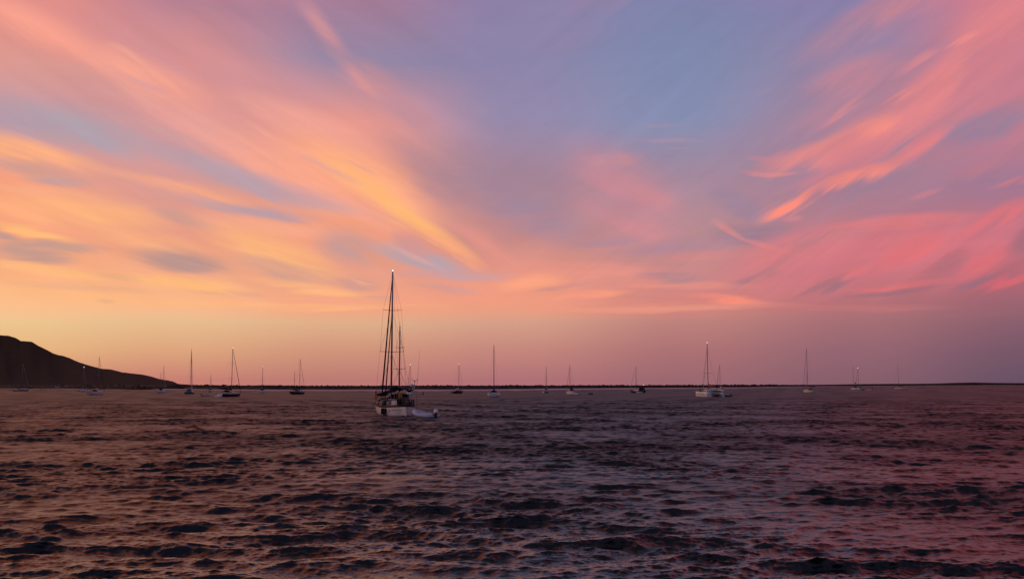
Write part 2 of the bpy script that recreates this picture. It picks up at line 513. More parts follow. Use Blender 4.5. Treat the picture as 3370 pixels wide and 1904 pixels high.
M = {
    'white': pmat('white_gelcoat', (.72, .73, .74), .3, var=.06, vscale=1.2),
    'cream': pmat('cream_gelcoat', (.66, .58, .46), .35, var=.06, vscale=1.2),
    'offwhite': pmat('weathered_white', (.55, .56, .58), .45, var=.1, vscale=1.5),
    'grey': pmat('grey_paint', (.24, .26, .30), .4, var=.1, vscale=1.5),
    'bluegrey': pmat('blue_grey_paint', (.10, .12, .19), .35, var=.1, vscale=1.5),
    'blue': pmat('light_blue_paint', (.16, .33, .46), .35, var=.08, vscale=1.5),
    'black': pmat('black_hull_paint', (.012, .012, .016), .25, var=.2, vscale=1.0),
    'navyhull': pmat('navy_hull_paint', (.014, .016, .026), .3, var=.2, vscale=1.0),
    'maroon': pmat('maroon_hull_paint', (.06, .015, .016), .35, var=.15),
    'brownwood': pmat('oiled_brown_wood', (.055, .026, .017), .6, .2, var=.25, vscale=3, stretch=(.3, 2, 6)),
    'teak': pmat('varnished_teak', (.032, .012, .011), .55, .2, var=.2, vscale=4, stretch=(.3, 3, 3)),
    'deck': pmat('deck_nonskid', (.45, .44, .42), .7, var=.1, vscale=3, bump=.1),
    'canvas': pmat('navy_canvas', (.012, .015, .030), 1.0, 0.0, var=.2, vscale=3, bump=.2),
    'blackcanvas': pmat('black_canvas', (.010, .011, .014), 1.0, 0.0, var=.2, vscale=3, bump=.2),
    'whitecanvas': pmat('white_canvas', (.55, .56, .58), .85, var=.08, vscale=3, bump=.2),
    'browncanvas': pmat('rust_brown_canvas', (.20, .07, .045), .85, var=.15, vscale=3, bump=.2),
    'tancanvas': pmat('tan_canvas', (.30, .17, .07), .85, var=.15, vscale=3, bump=.2),
    'greencanvas': pmat('bright_green_canvas', (.04, .24, .03), .8, var=.15, vscale=3, bump=.2),
    'greycanvas': pmat('grey_canvas', (.22, .24, .25), .85, var=.15, vscale=3, bump=.2),
    'glass': pmat('dark_window_glass', (.012, .014, .018), .08),
    'alu': pmat('dull_mast_aluminium', (.22, .23, .26), .45, metal=.35, var=.08),
    'woodmast': pmat('dark_painted_mast', (.06, .05, .05), .5, var=.15),
    'wire': pmat('rigging_wire', (.10, .10, .11), .4, metal=.5, var=.05),
    'steel': pmat('dull_steel', (.30, .30, .32), .4, metal=.6, var=.05),
    'uvdark': pmat('dark_sun_strip', (.020, .018, .028), 1.0, 0.0, var=.2, vscale=2),
    'sail': pmat('pale_sailcloth', (.48, .47, .46), .8, var=.08, vscale=2),
    'redpaint': pmat('red_antifoul', (.20, .028, .022), .6, var=.15),
    'darkpaint': pmat('dark_antifoul', (.02, .02, .03), .6, var=.15),
    'yellow': pmat('yellow_fabric', (.62, .27, .02), .8, var=.1, vscale=6),
    'orange': pmat('orange_fabric', (.60, .17, .07), .8, var=.1, vscale=6),
    'rubber': pmat('black_rubber', (.010, .010, .012), .6, .12, var=.2),
    'tube': pmat('grey_inflatable_fabric', (.36, .42, .54), .5, var=.06, vscale=3),
    'floor': pmat('blue_grey_floor', (.18, .22, .34), .6, var=.08, vscale=3),
    'motor': pmat('navy_outboard_paint', (.012, .016, .035), .3, var=.1),
    'lamp': pmat('lit_lamp', (1.0, .93, .85), .4, emit=3.2),
    'letters': pmat('red_brown_lettering', (.22, .07, .07), .6, var=.1),
    'red': pmat('red_fabric', (.35, .05, .04), .8, var=.1),
    'roofsheet': pmat('pale_roof_sheet', (.60, .62, .64), .4, var=.08, vscale=1),
    'post': pmat('weathered_post', (.08, .07, .06), .8, var=.2),
}

# ---------------------------------------------------------------- water: wind chop as real relief
def water_material():
    m = bpy.data.materials.new('sea_water'); m.use_nodes = True
    nt = m.node_tree; b = nt.nodes['Principled BSDF']
    b.inputs['Base Color'].default_value = (.007, .013, .014, 1)
    b.inputs['Roughness'].default_value = .06
    b.inputs['IOR'].default_value = 1.333
    t = nt.nodes.new('ShaderNodeTexCoord')
    prev = None
    for sc, strength, dist, st in ((3.2, .8, .03, (.55, 1.5, 1)), (9, .9, .012, (.55, 1.5, 1))):
        mp = nt.nodes.new('ShaderNodeMapping'); mp.inputs[3].default_value = st
        n = nt.nodes.new('ShaderNodeTexNoise'); n.inputs['Scale'].default_value = sc
        n.inputs['Detail'].default_value = 2.5; n.inputs['Roughness'].default_value = .55; n.inputs['Distortion'].default_value = .6
        nt.links.new(t.outputs['Object'], mp.inputs[0]); nt.links.new(mp.outputs[0], n.inputs['Vector'])
        bp = nt.nodes.new('ShaderNodeBump'); bp.inputs['Strength'].default_value = strength; bp.inputs['Distance'].default_value = dist
        nt.links.new(n.outputs['Fac'], bp.inputs['Height'])
        if prev: nt.links.new(prev.outputs[0], bp.inputs['Normal'])
        prev = bp
    nt.links.new(prev.outputs[0], b.inputs['Normal'])
    at = nt.nodes.new('ShaderNodeAttribute'); at.attribute_name = 'ripple'
    p = nt.nodes.new('ShaderNodeMath'); p.operation = 'MULTIPLY'; p.inputs[1].default_value = 2.0
    q = nt.nodes.new('ShaderNodeMath'); q.operation = 'POWER'; q.inputs[1].default_value = .25
    nt.links.new(at.outputs['Fac'], p.inputs[0]); nt.links.new(p.outputs[0], q.inputs[0]); nt.links.new(q.outputs[0], b.inputs['Roughness'])
    return m

def build_water():
    rng = np.random.default_rng(21)
    fr = 1024 / PW * F
    ys = [900, 500, 330, 260]
    y = 250.0
    while y > 90: ys.append(y); y -= .3
    while y > 45: ys.append(y); y -= .16
    while y > 26: ys.append(y); y -= .08
    while y > 6: ys.append(y); y -= .045
    while y > .35: ys.append(y); y *= .95
    rad = fr * EYE / np.array(ys)
    rad = np.concatenate([[0.6, 1.4], rad, [14000, 24000, 45000]])
    az = np.concatenate([np.linspace(-180, -44, 40, endpoint=False), np.linspace(-44, -33, 90, endpoint=False),
                         np.linspace(-33, 33, 1400, endpoint=False), np.linspace(33, 44, 90, endpoint=False), np.linspace(44, 180, 41)])
    rg, ag = np.meshgrid(rad, np.radians(az), indexing='ij')
    X = (rg * np.sin(ag)).astype(np.float32); Y = (rg * np.cos(ag)).astype(np.float32)
    dr = np.gradient(rad)[:, None].astype(np.float32)
    da = (np.gradient(np.radians(az))[None, :] * rg).astype(np.float32)
    Z = np.zeros_like(X); DXs = np.zeros_like(X); DYs = np.zeros_like(X)
    N = 200
    lam = np.geomspace(.10, 3.8, N)
    th = np.radians(-90 + 10 + rng.normal(0, 1, N) * np.interp(lam, [.12, .6, 1.3, 4.0], [58, 46, 30, 22]))   # towards the viewer, spread about
    ph = rng.uniform(0, 2 * np.pi, N)
    slope = np.interp(np.log(lam), np.log([.10, .25, .55, 1.1, 2.1, 3.8]), [.8, .95, 1.05, 1.05, .9, .6])
    slope *= WAVE_SLOPE / math.sqrt((slope ** 2).sum() / 2)
    lost = np.zeros_like(X)
    # gusts and wave groups: calmer lanes between rougher patches
    G = np.zeros_like(X)
    for L_, s_ in ((6, .5), (9, .5), (15, .5), (27, .45)):
        for _ in range(6):
            t_ = rng.uniform(0, np.pi * 2); p_ = rng.uniform(0, 6.28); kk = 2 * np.pi / (L_ * rng.uniform(.65, 1.5))
            G += s_ / 2.4 * np.sin(kk * (X * math.cos(t_) * .6 + Y * math.sin(t_)) + p_)
    G = np.clip(np.exp(.3 * G), .72, 1.5).astype(np.float32)
    G /= math.sqrt(float((G[200:500] ** 2).mean()))
    for i in range(N):
        k = 2 * np.pi / lam[i]
        kx, ky = k * math.cos(th[i]), k * math.sin(th[i])
        fx = abs(math.sin(th[i])); fy = abs(math.cos(th[i]))
        w = np.clip((lam[i] / (dr * fx + da * fy + 1e-4) - 1.5) / 1.4, 0, 1)
        lost += (1 - w ** 2) * G ** 2 * slope[i] ** 2 / 2
        rows = np.nonzero(w.max(1) > 0)[0]
        if not len(rows): continue
        r0, r1 = rows[0], rows[-1] + 1
        a = slope[i] / k
        p = kx * X[r0:r1] + ky * Y[r0:r1] + ph[i]
        s, c = np.sin(p), np.cos(p)
        ww = w[r0:r1] * G[r0:r1]
        Z[r0:r1] += ww * a * (c + .4 * s * c)      # leading faces, towards the viewer, steeper than the backs
        DXs[r0:r1] -= ww * .85 * a * math.cos(th[i]) * s
        DYs[r0:r1] -= ww * .85 * a * math.sin(th[i]) * s
    lean = LEAN * np.clip(Z, -.25, .35)               # crests lean downwind, towards the viewer
    V = np.stack([X + DXs, Y + DYs - lean, Z], -1).reshape(-1, 3)
    o = grid_mesh('water', V, len(rad), len(az), water_material())
    at = o.data.attributes.new('ripple', 'FLOAT', 'POINT')      # slope variance of the chop finer than this patch of mesh
    at.data.foreach_set('value', (lost + MICRO).astype(np.float32).ravel())
    tag(o, kind='structure')
    return o
WAVE_SLOPE = .245
MICRO = .0007
LEAN = 1.3
water = build_water()

# ---------------------------------------------------------------- shore: beach, scrubland, hill
def earth_mat(name, c0, c1, scale, c2=None):
    m = bpy.data.materials.new(name); m.use_nodes = True
    nt = m.node_tree; b = nt.nodes['Principled BSDF']; b.inputs['Roughness'].default_value = .95
    b.inputs['Specular IOR Level'].default_value = .1
    t = nt.nodes.new('ShaderNodeTexCoord')
    n = nt.nodes.new('ShaderNodeTexNoise'); n.inputs['Scale'].default_value = scale; n.inputs['Detail'].default_value = 8; n.inputs['Roughness'].default_value = .65
    nt.links.new(t.outputs['Object'], n.inputs['Vector'])
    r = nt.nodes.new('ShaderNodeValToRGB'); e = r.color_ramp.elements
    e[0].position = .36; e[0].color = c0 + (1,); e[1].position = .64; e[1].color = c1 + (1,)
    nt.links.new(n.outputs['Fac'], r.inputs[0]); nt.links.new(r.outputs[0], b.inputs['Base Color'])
    return m
SAND = earth_mat('pale_sand', (.40, .34, .30), (.55, .47, .42), .05)
SCRUB = earth_mat('dry_scrub', (.030, .025, .022), (.060, .046, .040), .02)
BUSH = earth_mat('bush_leaves', (.022, .022, .018), (.05, .040, .034), .3)

def yh(px): return HC + 3.0 - 6.0 * px / 3370.0
def curve(pts, x): return float(np.interp(x, [p[0] for p in pts], [p[1] for p in pts]))
SHORE = [(-900, 1276), (0, 1277.5), (210, 1278.5), (450, 1281.7), (600, 1281), (860, 1285), (1100, 1285.5), (1500, 1285.5), (1700, 1284.5), (1760, 1282.8),
         (2000, 1280.5), (2300, 1277.8), (2400, 1277), (2650, 1272.3), (2850, 1270.3), (3050, 1268.2), (3370, 1266.4), (4300, 1264.8)]
BEACH = [(-900, .8), (0, .6), (400, 1.4), (480, 2.6), (700, 3.0), (860, 4.5), (1250, 5.0), (1700, 5.5), (2000, 4.5), (2400, 3.2), (2650, 2.2), (2800, 1.3), (3000, .8), (4300, .5)]
RIDGE = [(-900, 1269), (480, 1266), (640, 1266.2), (800, 1267.4), (1000, 1268.2), (1200, 1268.0), (1500, 1267.6), (1680, 1267.2), (1860, 1267.5), (1960, 1266.9), (2100, 1267.2),
         (2240, 1266.9), (2330, 1265.8), (2400, 1266.4), (2600, 1265.4), (2750, 1264.0), (2860, 1262.3), (3000, 1261.8), (3090, 1260.6), (3150, 1258.4), (3210, 1257.4), (3280, 1259), (3370, 1259.6), (4300, 1261)]

def smooth_noise(xs, seed, step):
    rng = np.random.default_rng(seed)
    g = np.arange(xs.min() - 2 * step, xs.max() + 3 * step, step)
    return np.interp(xs, g, rng.normal(0, 1, len(g)))

def build_shore():
    xs = np.arange(-900, 4301, 6.0)
    jag = smooth_noise(xs, 3, 9) * .25 + smooth_noise(xs, 4, 28) * .5 + smooth_noise(xs, 5, 80) * .6
    jag *= np.interp(xs, [-900, 2300, 2700, 4300], [1, 1, .35, .3])
    sand, land = [], []
    for i, x in enumerate(xs):
        h = yh(x)
        g = ground(x, curve(SHORE, x) + .25 * math.sin(x * .011) + .18 * math.sin(x * .037))
        d = g.length; u = g / d
        bw = curve(BEACH, x)
        top_px = curve(RIDGE, x) - jag[i] * .42
        d1 = d + 32
        z1 = EYE - max(curve(SHORE, x) - bw - h, -.3) / F * d1 * u.y
        z1 = max(z1, .35)
        sand.append([(u * (d - 12)) + Vector((0, 0, -.6)), u * d, u * (d + 10) + Vector((0, 0, z1 * .35)), u * d1 + Vector((0, 0, z1)), u * (d1 + 18) + Vector((0, 0, z1 * .9))])
        d2 = d1 + 70
        z2 = max(EYE + (h - top_px) / F * d2 * u.y, z1 + .25)
        bumpy = (.5 + .5 * math.sin(x * .31 + 1.3 * math.sin(x * .05))) * .25
        land.append([u * (d1 - 1.0) + Vector((0, 0, z1 - .25)), u * (d1 + 2.5) + Vector((0, 0, z1 + (z2 - z1) * (.45 + bumpy))),
                     u * (d1 + 14) + Vector((0, 0, z1 + (z2 - z1) * (.62 + bumpy * .6))), u * (d1 + 40) + Vector((0, 0, z1 + (z2 - z1) * .82)),
                     u * d2 + Vector((0, 0, z2)), u * (d2 + 160) + Vector((0, 0, z2 * .55)), u * (d2 + 900) + Vector((0, 0, -1))])
    A = np.array([[tuple(p) for p in r] for r in sand]); B = np.array([[tuple(p) for p in r] for r in land])
    tag(grid_mesh('beach', A.reshape(-1, 3), A.shape[0], A.shape[1], SAND), kind='structure')
    tag(grid_mesh('scrubland', B.reshape(-1, 3), B.shape[0], B.shape[1], SCRUB, smooth=False), kind='structure')
    # low bushes scattered along the spit: nobody could count them
    mb = MB(); rnd = random.Random(5)
    for k in range(2600):
        x = rnd.uniform(560, 2700) if k % 5 else rnd.uniform(-150, 3350)
        g = ground(x, curve(SHORE, x)); d = g.length; u = g / d
        j = min(int((x + 900) / 6), len(xs) - 2)
        t = rnd.random() ** 1.3
        p0 = Vector(land[j][1]).lerp(Vector(land[j][3]), t) if rnd.random() < .85 else Vector(land[j][3]).lerp(Vector(land[j][4]), rnd.random())
        s = (.3 + rnd.random() ** 2 * .4) * min(d / 650, 2.0) * (.55 if x > 2600 else 1)
        c = p0 + Vector((rnd.uniform(-1, 1), rnd.uniform(-1, 1), s * .15))
        n = 6
        rings = []
        for zi, rr in ((-.3, .8), (.15, 1.0), (.6, .72), (.95, .25)):
            rings.append([c + Vector((math.cos(q) * s * rr * rnd.uniform(.7, 1.3) * 1.5, math.sin(q) * s * rr * 1.2, zi * s * rnd.uniform(.8, 1.15)))
                          for q in (2 * math.pi * a / n for a in range(n))])
        mb.loft(rings)
    tag(mb.build('coastal_scrub', BUSH), kind='stuff')
build_shore()

HILL = [(-1400, 1190), (-1000, 1130), (-600, 1085), (-300, 1072), (-120, 1088), (-30, 1099), (0, 1101), (17, 1101.5), (43, 1110), (60, 1119.5), (95, 1122.5), (103, 1126), (124, 1138), (143, 1147), (163, 1158),
        (187, 1167), (200, 1169), (225, 1177), (255, 1190), (295, 1203), (330, 1211.5), (360, 1214), (400, 1224), (450, 1229.5), (470, 1232), (485, 1235),
        (505, 1241), (525, 1246.5), (545, 1250), (565, 1253), (571, 1255.2), (583, 1261), (600, 1263.2), (625, 1265), (660, 1266.5), (700, 1269)]
def build_hill():
    xs = np.arange(-1400, 701, 5.0)
    ts = np.linspace(0, 1, 46)
    n1, n2, n3 = smooth_noise(xs, 11, 10), smooth_noise(xs, 12, 34), smooth_noise(xs, 13, 90)
    rows = []
    rng = np.random.default_rng(9)
    rough = rng.normal(0, 1, (len(xs), len(ts)))
    for i, x in enumerate(xs):
        g = ground(x, curve(SHORE, x)); d0 = g.length + 24; u = g / g.length
        dtop = d0 + np.interp(x, [-1400, 0, 450, 700], [1500, 1100, 500, 160])
        zt = max(EYE + (yh(x) - curve(HILL, x) + (n1[i] * .35 + n2[i] * .25)) / F * dtop * u.y, .2)
        row = []
        for j, t in enumerate(ts):
            if t <= .72:
                s = t / .72
                dd = d0 + (dtop - d0) * s
                prof = s ** 1.25 * (1 - .10 * math.sin(s * math.pi)) 
                gully = (math.sin(x * .045 + s * 3.0 + n3[i]) * .5 + n2[i] * .35) * .075 * zt * math.sin(s * math.pi)
                z = zt * prof + gully + rough[i, j] * min(zt, 30) * .012 * math.sin(s * math.pi)
                z = min(z, zt * (.04 + .96 * s) if s < 1 else zt)
                z += .5 if t == 0 else 0
            else:
                s = (t - .72) / .28
                dd = dtop + s * 1600
                z = zt * (1 - s ** 1.3) * (1 - .3 * s)
            row.append(tuple(u * dd + Vector((0, 0, max(z, -.5)))))
        rows.append(row)
    A = np.array(rows)
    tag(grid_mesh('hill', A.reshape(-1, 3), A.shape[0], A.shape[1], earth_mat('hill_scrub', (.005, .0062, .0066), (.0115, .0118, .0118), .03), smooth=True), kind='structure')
    # faint rise far behind the spit, distance haze put into its pale colour
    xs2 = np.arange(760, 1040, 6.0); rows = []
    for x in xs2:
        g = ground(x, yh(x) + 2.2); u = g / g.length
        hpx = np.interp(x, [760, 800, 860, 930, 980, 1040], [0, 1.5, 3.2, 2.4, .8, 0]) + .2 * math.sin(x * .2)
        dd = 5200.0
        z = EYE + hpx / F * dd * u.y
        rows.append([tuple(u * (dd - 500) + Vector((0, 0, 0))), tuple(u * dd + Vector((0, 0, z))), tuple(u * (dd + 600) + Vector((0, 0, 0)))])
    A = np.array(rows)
    tag(grid_mesh('distant_hill', A.reshape(-1, 3), A.shape[0], 3, earth_mat('hazy_hill', (.10, .065, .05), (.13, .085, .065), .01)), kind='structure')
build_hill()

# ---------------------------------------------------------------- boats
# local frame of every boat: x towards the bow, y to port, z up, origin on the waterline amidships
def place(px, wl):
    """where a mast at column px stands, its bearing and its depth in metres"""
    g = ground(px, wl)
    return g, math.atan2(g.x, g.y)

def heading_matrix(az, rel):
    """rel = degrees the bow swings right of the line of sight"""
    return math.pi / 2 - az - R(rel)

def hull_rings(L, B, fs, fm, fb, tr=.7, rake=.0, over=.9, keel=.55, n=9, ns=17, xoff=0.0, stern_keel=.1, full=.42, double=False, dz=0.0):
    """half sections from stern to bow; returns full rings (port sheer round the keel to starboard sheer)"""
    rings = []
    for i in range(ns):
        t = i / (ns - 1)
        x = -L / 2 + L * t
        if double:
            w = math.sin(math.pi * min(max(t, 0), 1) ** .95) ** .55 if 0 < t < 1 else 0
            w = max(w, .02)
        else:
            w = tr + (1 - tr) * math.sin(min(t / full, 1) * math.pi / 2) if t < full else max(1 - ((t - full) / (1 - full)) ** 2.1, .012)
        b = B / 2 * w
        zs = (fs * (1 - t) ** 2 + fb * t ** 2 + 2 * (2 * fm - (fs + fb) / 2) * t * (1 - t))
        if double:
            zk = -keel * (1 - abs(2 * t - 1) ** 5)  - .12
        else:
            zk = -keel * (math.sin(math.pi * min(1, .12 + t * .88)) ** .7) if t < 1 else -.12
            zk = zk * (1 - max(0, 1 - t / .3) ** 1.5) + stern_keel * max(0, 1 - t / .3) ** 1.5
        half = []
        for j in range(n):
            s = j / (n - 1)
            y = b * math.sin(s * math.pi / 2) ** .62
            z = zk + (zs - zk) * (1 - math.cos(s * math.pi / 2)) ** .92
            h = (z - zk) / max(zs - zk, .01)
            dx = -over * (1 - h) * max(0, (t - .55) / .45) ** 1.5
            dx += rake * h * max(0, 1 - t / .25) if not double else over * .45 * (1 - h) * max(0, 1 - t / .3) ** 1.5
            half.append((x + dx + xoff, y, z + dz))
        rings.append([Vector(p) for p in reversed(half)] + [Vector((p[0], -p[1], p[2])) for p in half[1:]])
    return rings

def hull_parts(t, rings, hull_m, deck_m, stripe_m=None, rail_m=None, rail_h=.06):
    mb = MB(); n = len(rings[0])
    vs = [p for r in rings for p in r]; fs = []
    for i in range(len(rings) - 1):
        for j in range(n - 1):
            a = i * n + j
            fs.append((a, a + 1, a + n + 1, a + n))
    fs.append(tuple(range(n)))                      # transom
    mb.add(vs, fs)
    h = mb.build('hull', hull_m, t, smooth=False)
    for p in h.data.polygons: p.use_smooth = len(p.vertices) == 4
    d = MB(); rr = []
    for r in rings:
        a, b = r[0], r[-1]
        rr.append([a + Vector((0, -.03, -.05)) if a.y > .05 else a + Vector((0, 0, -.05)), (a + b) / 2 + Vector((0, 0, .06 * a.y - .03)), b + Vector((0, .03, -.05)) if a.y > .05 else b + Vector((0, 0, -.05))])
    d.loft(rr, closed=False, cap=False)
    d.build('deck', deck_m, t)
    if stripe_m:                                     # painted band along the waterline, standing 4 mm proud
        s = MB()
        for side in (1, -1):
            rows = []
            for r in rings:
                half = r[:n // 2 + 1] if side == 1 else list(reversed(r[n // 2:]))
                pts = []
                for zt in (-.42, .10):
                    q = None
                    for a, b in zip(half[:-1], half[1:]):
                        if (a.z - zt) * (b.z - zt) <= 0 and abs(a.z - b.z) > 1e-5:
                            q = a.lerp(b, (a.z - zt) / (a.z - b.z)); break
                    if q is None: q = Vector((half[-1].x, half[-1].y, max(half[-1].z, zt)))
                    pts.append(q + Vector((0, .006 * side, 0)))
                rows.append(pts)
            s.loft(rows, closed=False, cap=False)
        s.build('boot_stripe', stripe_m, t)
    if rail_m:
        c = MB()
        c.tube([r[0] + Vector((0, 0, rail_h / 2)) for r in rings], rail_h / 2 + .01, 5)
        c.tube([r[-1] + Vector((0, 0, rail_h / 2)) for r in rings], rail_h / 2 + .01, 5)
        c.build('cap_rail', rail_m, t)
    return h

def sheer_at(rings, x):
    xs = [r[0].x for r in rings]
    return float(np.interp(x, xs, [r[0].z for r in rings])), float(np.interp(x, xs, [r[0].y for r in rings]))

def railing(t, rings, h=.62, n=9, mat='steel', x0=None, x1=None, wires=2):
    m = MB(); L0, L1 = rings[0][0].x + .1, rings[-1][0].x - .15
    x0 = L0 if x0 is None else x0; x1 = L1 if x1 is None else x1
    for side in (1, -1):
        tops = []
        for k in range(n):
            x = x0 + (x1 - x0) * k / (n - 1)
            z, y = sheer_at(rings, x)
            y = max(y - .06, .04) * side
            m.tube([(x, y, z - .04), (x, y, z + h)], .018, 4)
            tops.append(Vector((x, y, z + h)))
        for w in range(wires):
            m.tube([p - Vector((0, 0, w * h * .48)) for p in tops], .014, 4)
    for x in (x0, x1):
        z, y = sheer_at(rings, x); y = max(y - .06, .04)
        for w in range(wires):
            m.tube([(x, y, z + h - w * h * .48), (x, -y, z + h - w * h * .48)], .018, 4)
    m.build('railing', M[mat], t)

def cabin(t, x0, x1, w, z0, h, mat, win=True, taper=.8, slope=.5):
    m = MB(); rings = []
    for x, k, hh in ((x0, 1, 0), (x0 + .05, 1, 1), (x1 - slope, .85, 1), (x1, .78, 0)):
        y0, y1 = w / 2 * k, w / 2 * k * taper
        zt = z0 + h * hh if hh else z0 + .02
        rings.append([Vector((x, y0, z0 - .15)), Vector((x, y1, zt)), Vector((x, 0, zt + .07 * hh)), Vector((x, -y1, zt)), Vector((x, -y0, z0 - .15))])
    m.loft(rings)
    c = m.build('cabin', mat, t, bevel=.03)
    if win:
        for s in (1, -1):
            g = MB()
            xa, xb = x0 + .35, x1 - slope - .3
            def side(x, f):
                k = np.interp(x, [x0, x1 - slope], [1, .85]) * w / 2
                return Vector((x, s * (k * (1 - f) + k * taper * f + .012), z0 - .15 + (h + .15) * f))
            g.loft([[side(xa, .5), side(xa + .1, .82)], [side((xa + xb) / 2, .48), side((xa + xb) / 2, .84)], [side(xb, .55), side(xb - .12, .8)]], closed=False, cap=False)
            g.build('cabin_window', M['glass'], c)
    return c

def hood(t, name, x0, x1, w, z0, z1, mat, drop=.45, poles=None, n=9, thick=.035, solid_front=False):
    """arched canvas top from x0 aft to x1 forward"""
    m = MB(); rings = []
    for x in (x0, (x0 * 2 + x1) / 3, (x0 + 2 * x1) / 3, x1):
        sag = .05 if x in (x0, x1) else 0
        r, q = [], []
        for j in range(n):
            a = -1 + 2 * j / (n - 1)
            z = z1 - drop * abs(a) ** 2.4 - sag
            r.append(Vector((x, a * w / 2, z))); q.append(Vector((x, a * w / 2 * .985, z - thick)))
        rings.append(r + list(reversed(q)))
    m.loft(rings)
    if solid_front:
        r = [p for p in rings[-1][:n]]
        m.add(r + [Vector((x1 + .45, p.y * 1.04, z0)) for p in r], [(j, j + 1, j + 1 + n, j + n) for j in range(n - 1)])
    o = m.build(name, mat, t)
    if poles:
        for s in (1, -1):
            for x in (x0 + .1, x1 - .1):
                p = MB(); p.tube([(x, s * w / 2 * .97, z0), (x, s * w / 2 * .97, z1 - drop - .01)], .022, 5)
                p.build('frame_pole', M['steel'], o)
    return o

def mast(t, x, z0, z1, r=.085, mat='alu', spreaders=(), spw=1.0, lamp=0.0, sails=True, name='mast'):
    m = MB(); m.tube([(x, 0, z0), (x, 0, z0 + (z1 - z0) * .7), (x, 0, z1)], [r, r, r * .75], 8)
    o = m.build(name, M[mat], t, smooth=True)
    for k, f in enumerate(spreaders):
        z = z0 + (z1 - z0) * f; w = spw * (1 - .22 * k)
        for s in (1, -1):
            q = MB(); q.tube([(x, s * .03, z), (x - .12, s * w, z + .06)], [.035, .024], 5)
            q.build('spreader', M[mat], o)
    if lamp:
        q = MB(); q.tube([(x, 0, z1), (x, 0, z1 + .08)], .03, 5); q.ball((x, 0, z1 + .08 + lamp), lamp, 10, 6)
        q.build('masthead_light', M['lamp'], o, smooth=True)
    else:
        q = MB(); q.tube([(x - .1, .05, z1), (x - .1, .05, z1 + .45)], .012, 4); q.tube([(x - .28, 0, z1 + .12), (x + .22, 0, z1 + .12)], .012, 4)
        q.build('wind_vane', M['wire'], o)
    return o

def stays(t, pairs, r=.011):
    m = MB()
    for a, b in pairs: m.tube([a, b], r, 4)
    m.build('rigging', M['wire'], t)

def furled(t, a, b, r, mat, n=8):
    a, b = Vector(a), Vector(b); m = MB()
    ts = (0, .03, .1, .3, .55, .8, .95, 1); rr = (.35, .8, 1.15, 1.1, .95, .75, .5, .25)
    m.tube([a.lerp(b, q) for q in ts], [r * q for q in rr], n)
    m.build('furled_sail', M[mat], t, smooth=True)

def boom(t, x, z, ln, mat_cover, h=.42, rise=.06, mat='alu'):
    m = MB(); m.tube([(x - .1, 0, z), (x - ln, 0, z + ln * rise)], .06, 7)
    o = m.build('boom', M[mat], t, smooth=True)
    if mat_cover:
        c = MB(); rings = []
        for f, k in ((0, 1.25), (.04, 1.5), (.12, 1.1), (.4, .9), (.75, .7), (.97, .42), (1, .25)):
            xx = x - .12 - (ln - .2) * f; zz = z + (x - xx) * rise; hh = h * k
            w = .13 + .10 * k
            rings.append([Vector((xx, w * math.sin(q) * (.75 if math.cos(q) > 0 else 1), zz - .05 + hh * (.5 + .5 * math.cos(q)))) for q in (2 * math.pi * j / 10 for j in range(10))])
        c.loft(rings)
        c.build('sail_cover', M[mat_cover], o, smooth=True)
    return o

def swim_steps(t, L, B, z, mat):
    m = MB(); w = B * .27
    prof = [(-L / 2 + .62, z + .02), (-L / 2 + .25, z - .12), (-L / 2 + .20, z - .42), (-L / 2 - .25, z - .46), (-L / 2 - .30, z - .74), (-L / 2 - .85, z - .78), (-L / 2 - .95, .02), (-L / 2 + .62, -.15)]
    m.loft([[Vector((x, y, zz)) for x, zz in prof] for y in (-w, w)])
    m.build('swim_steps', mat, t, bevel=.02)

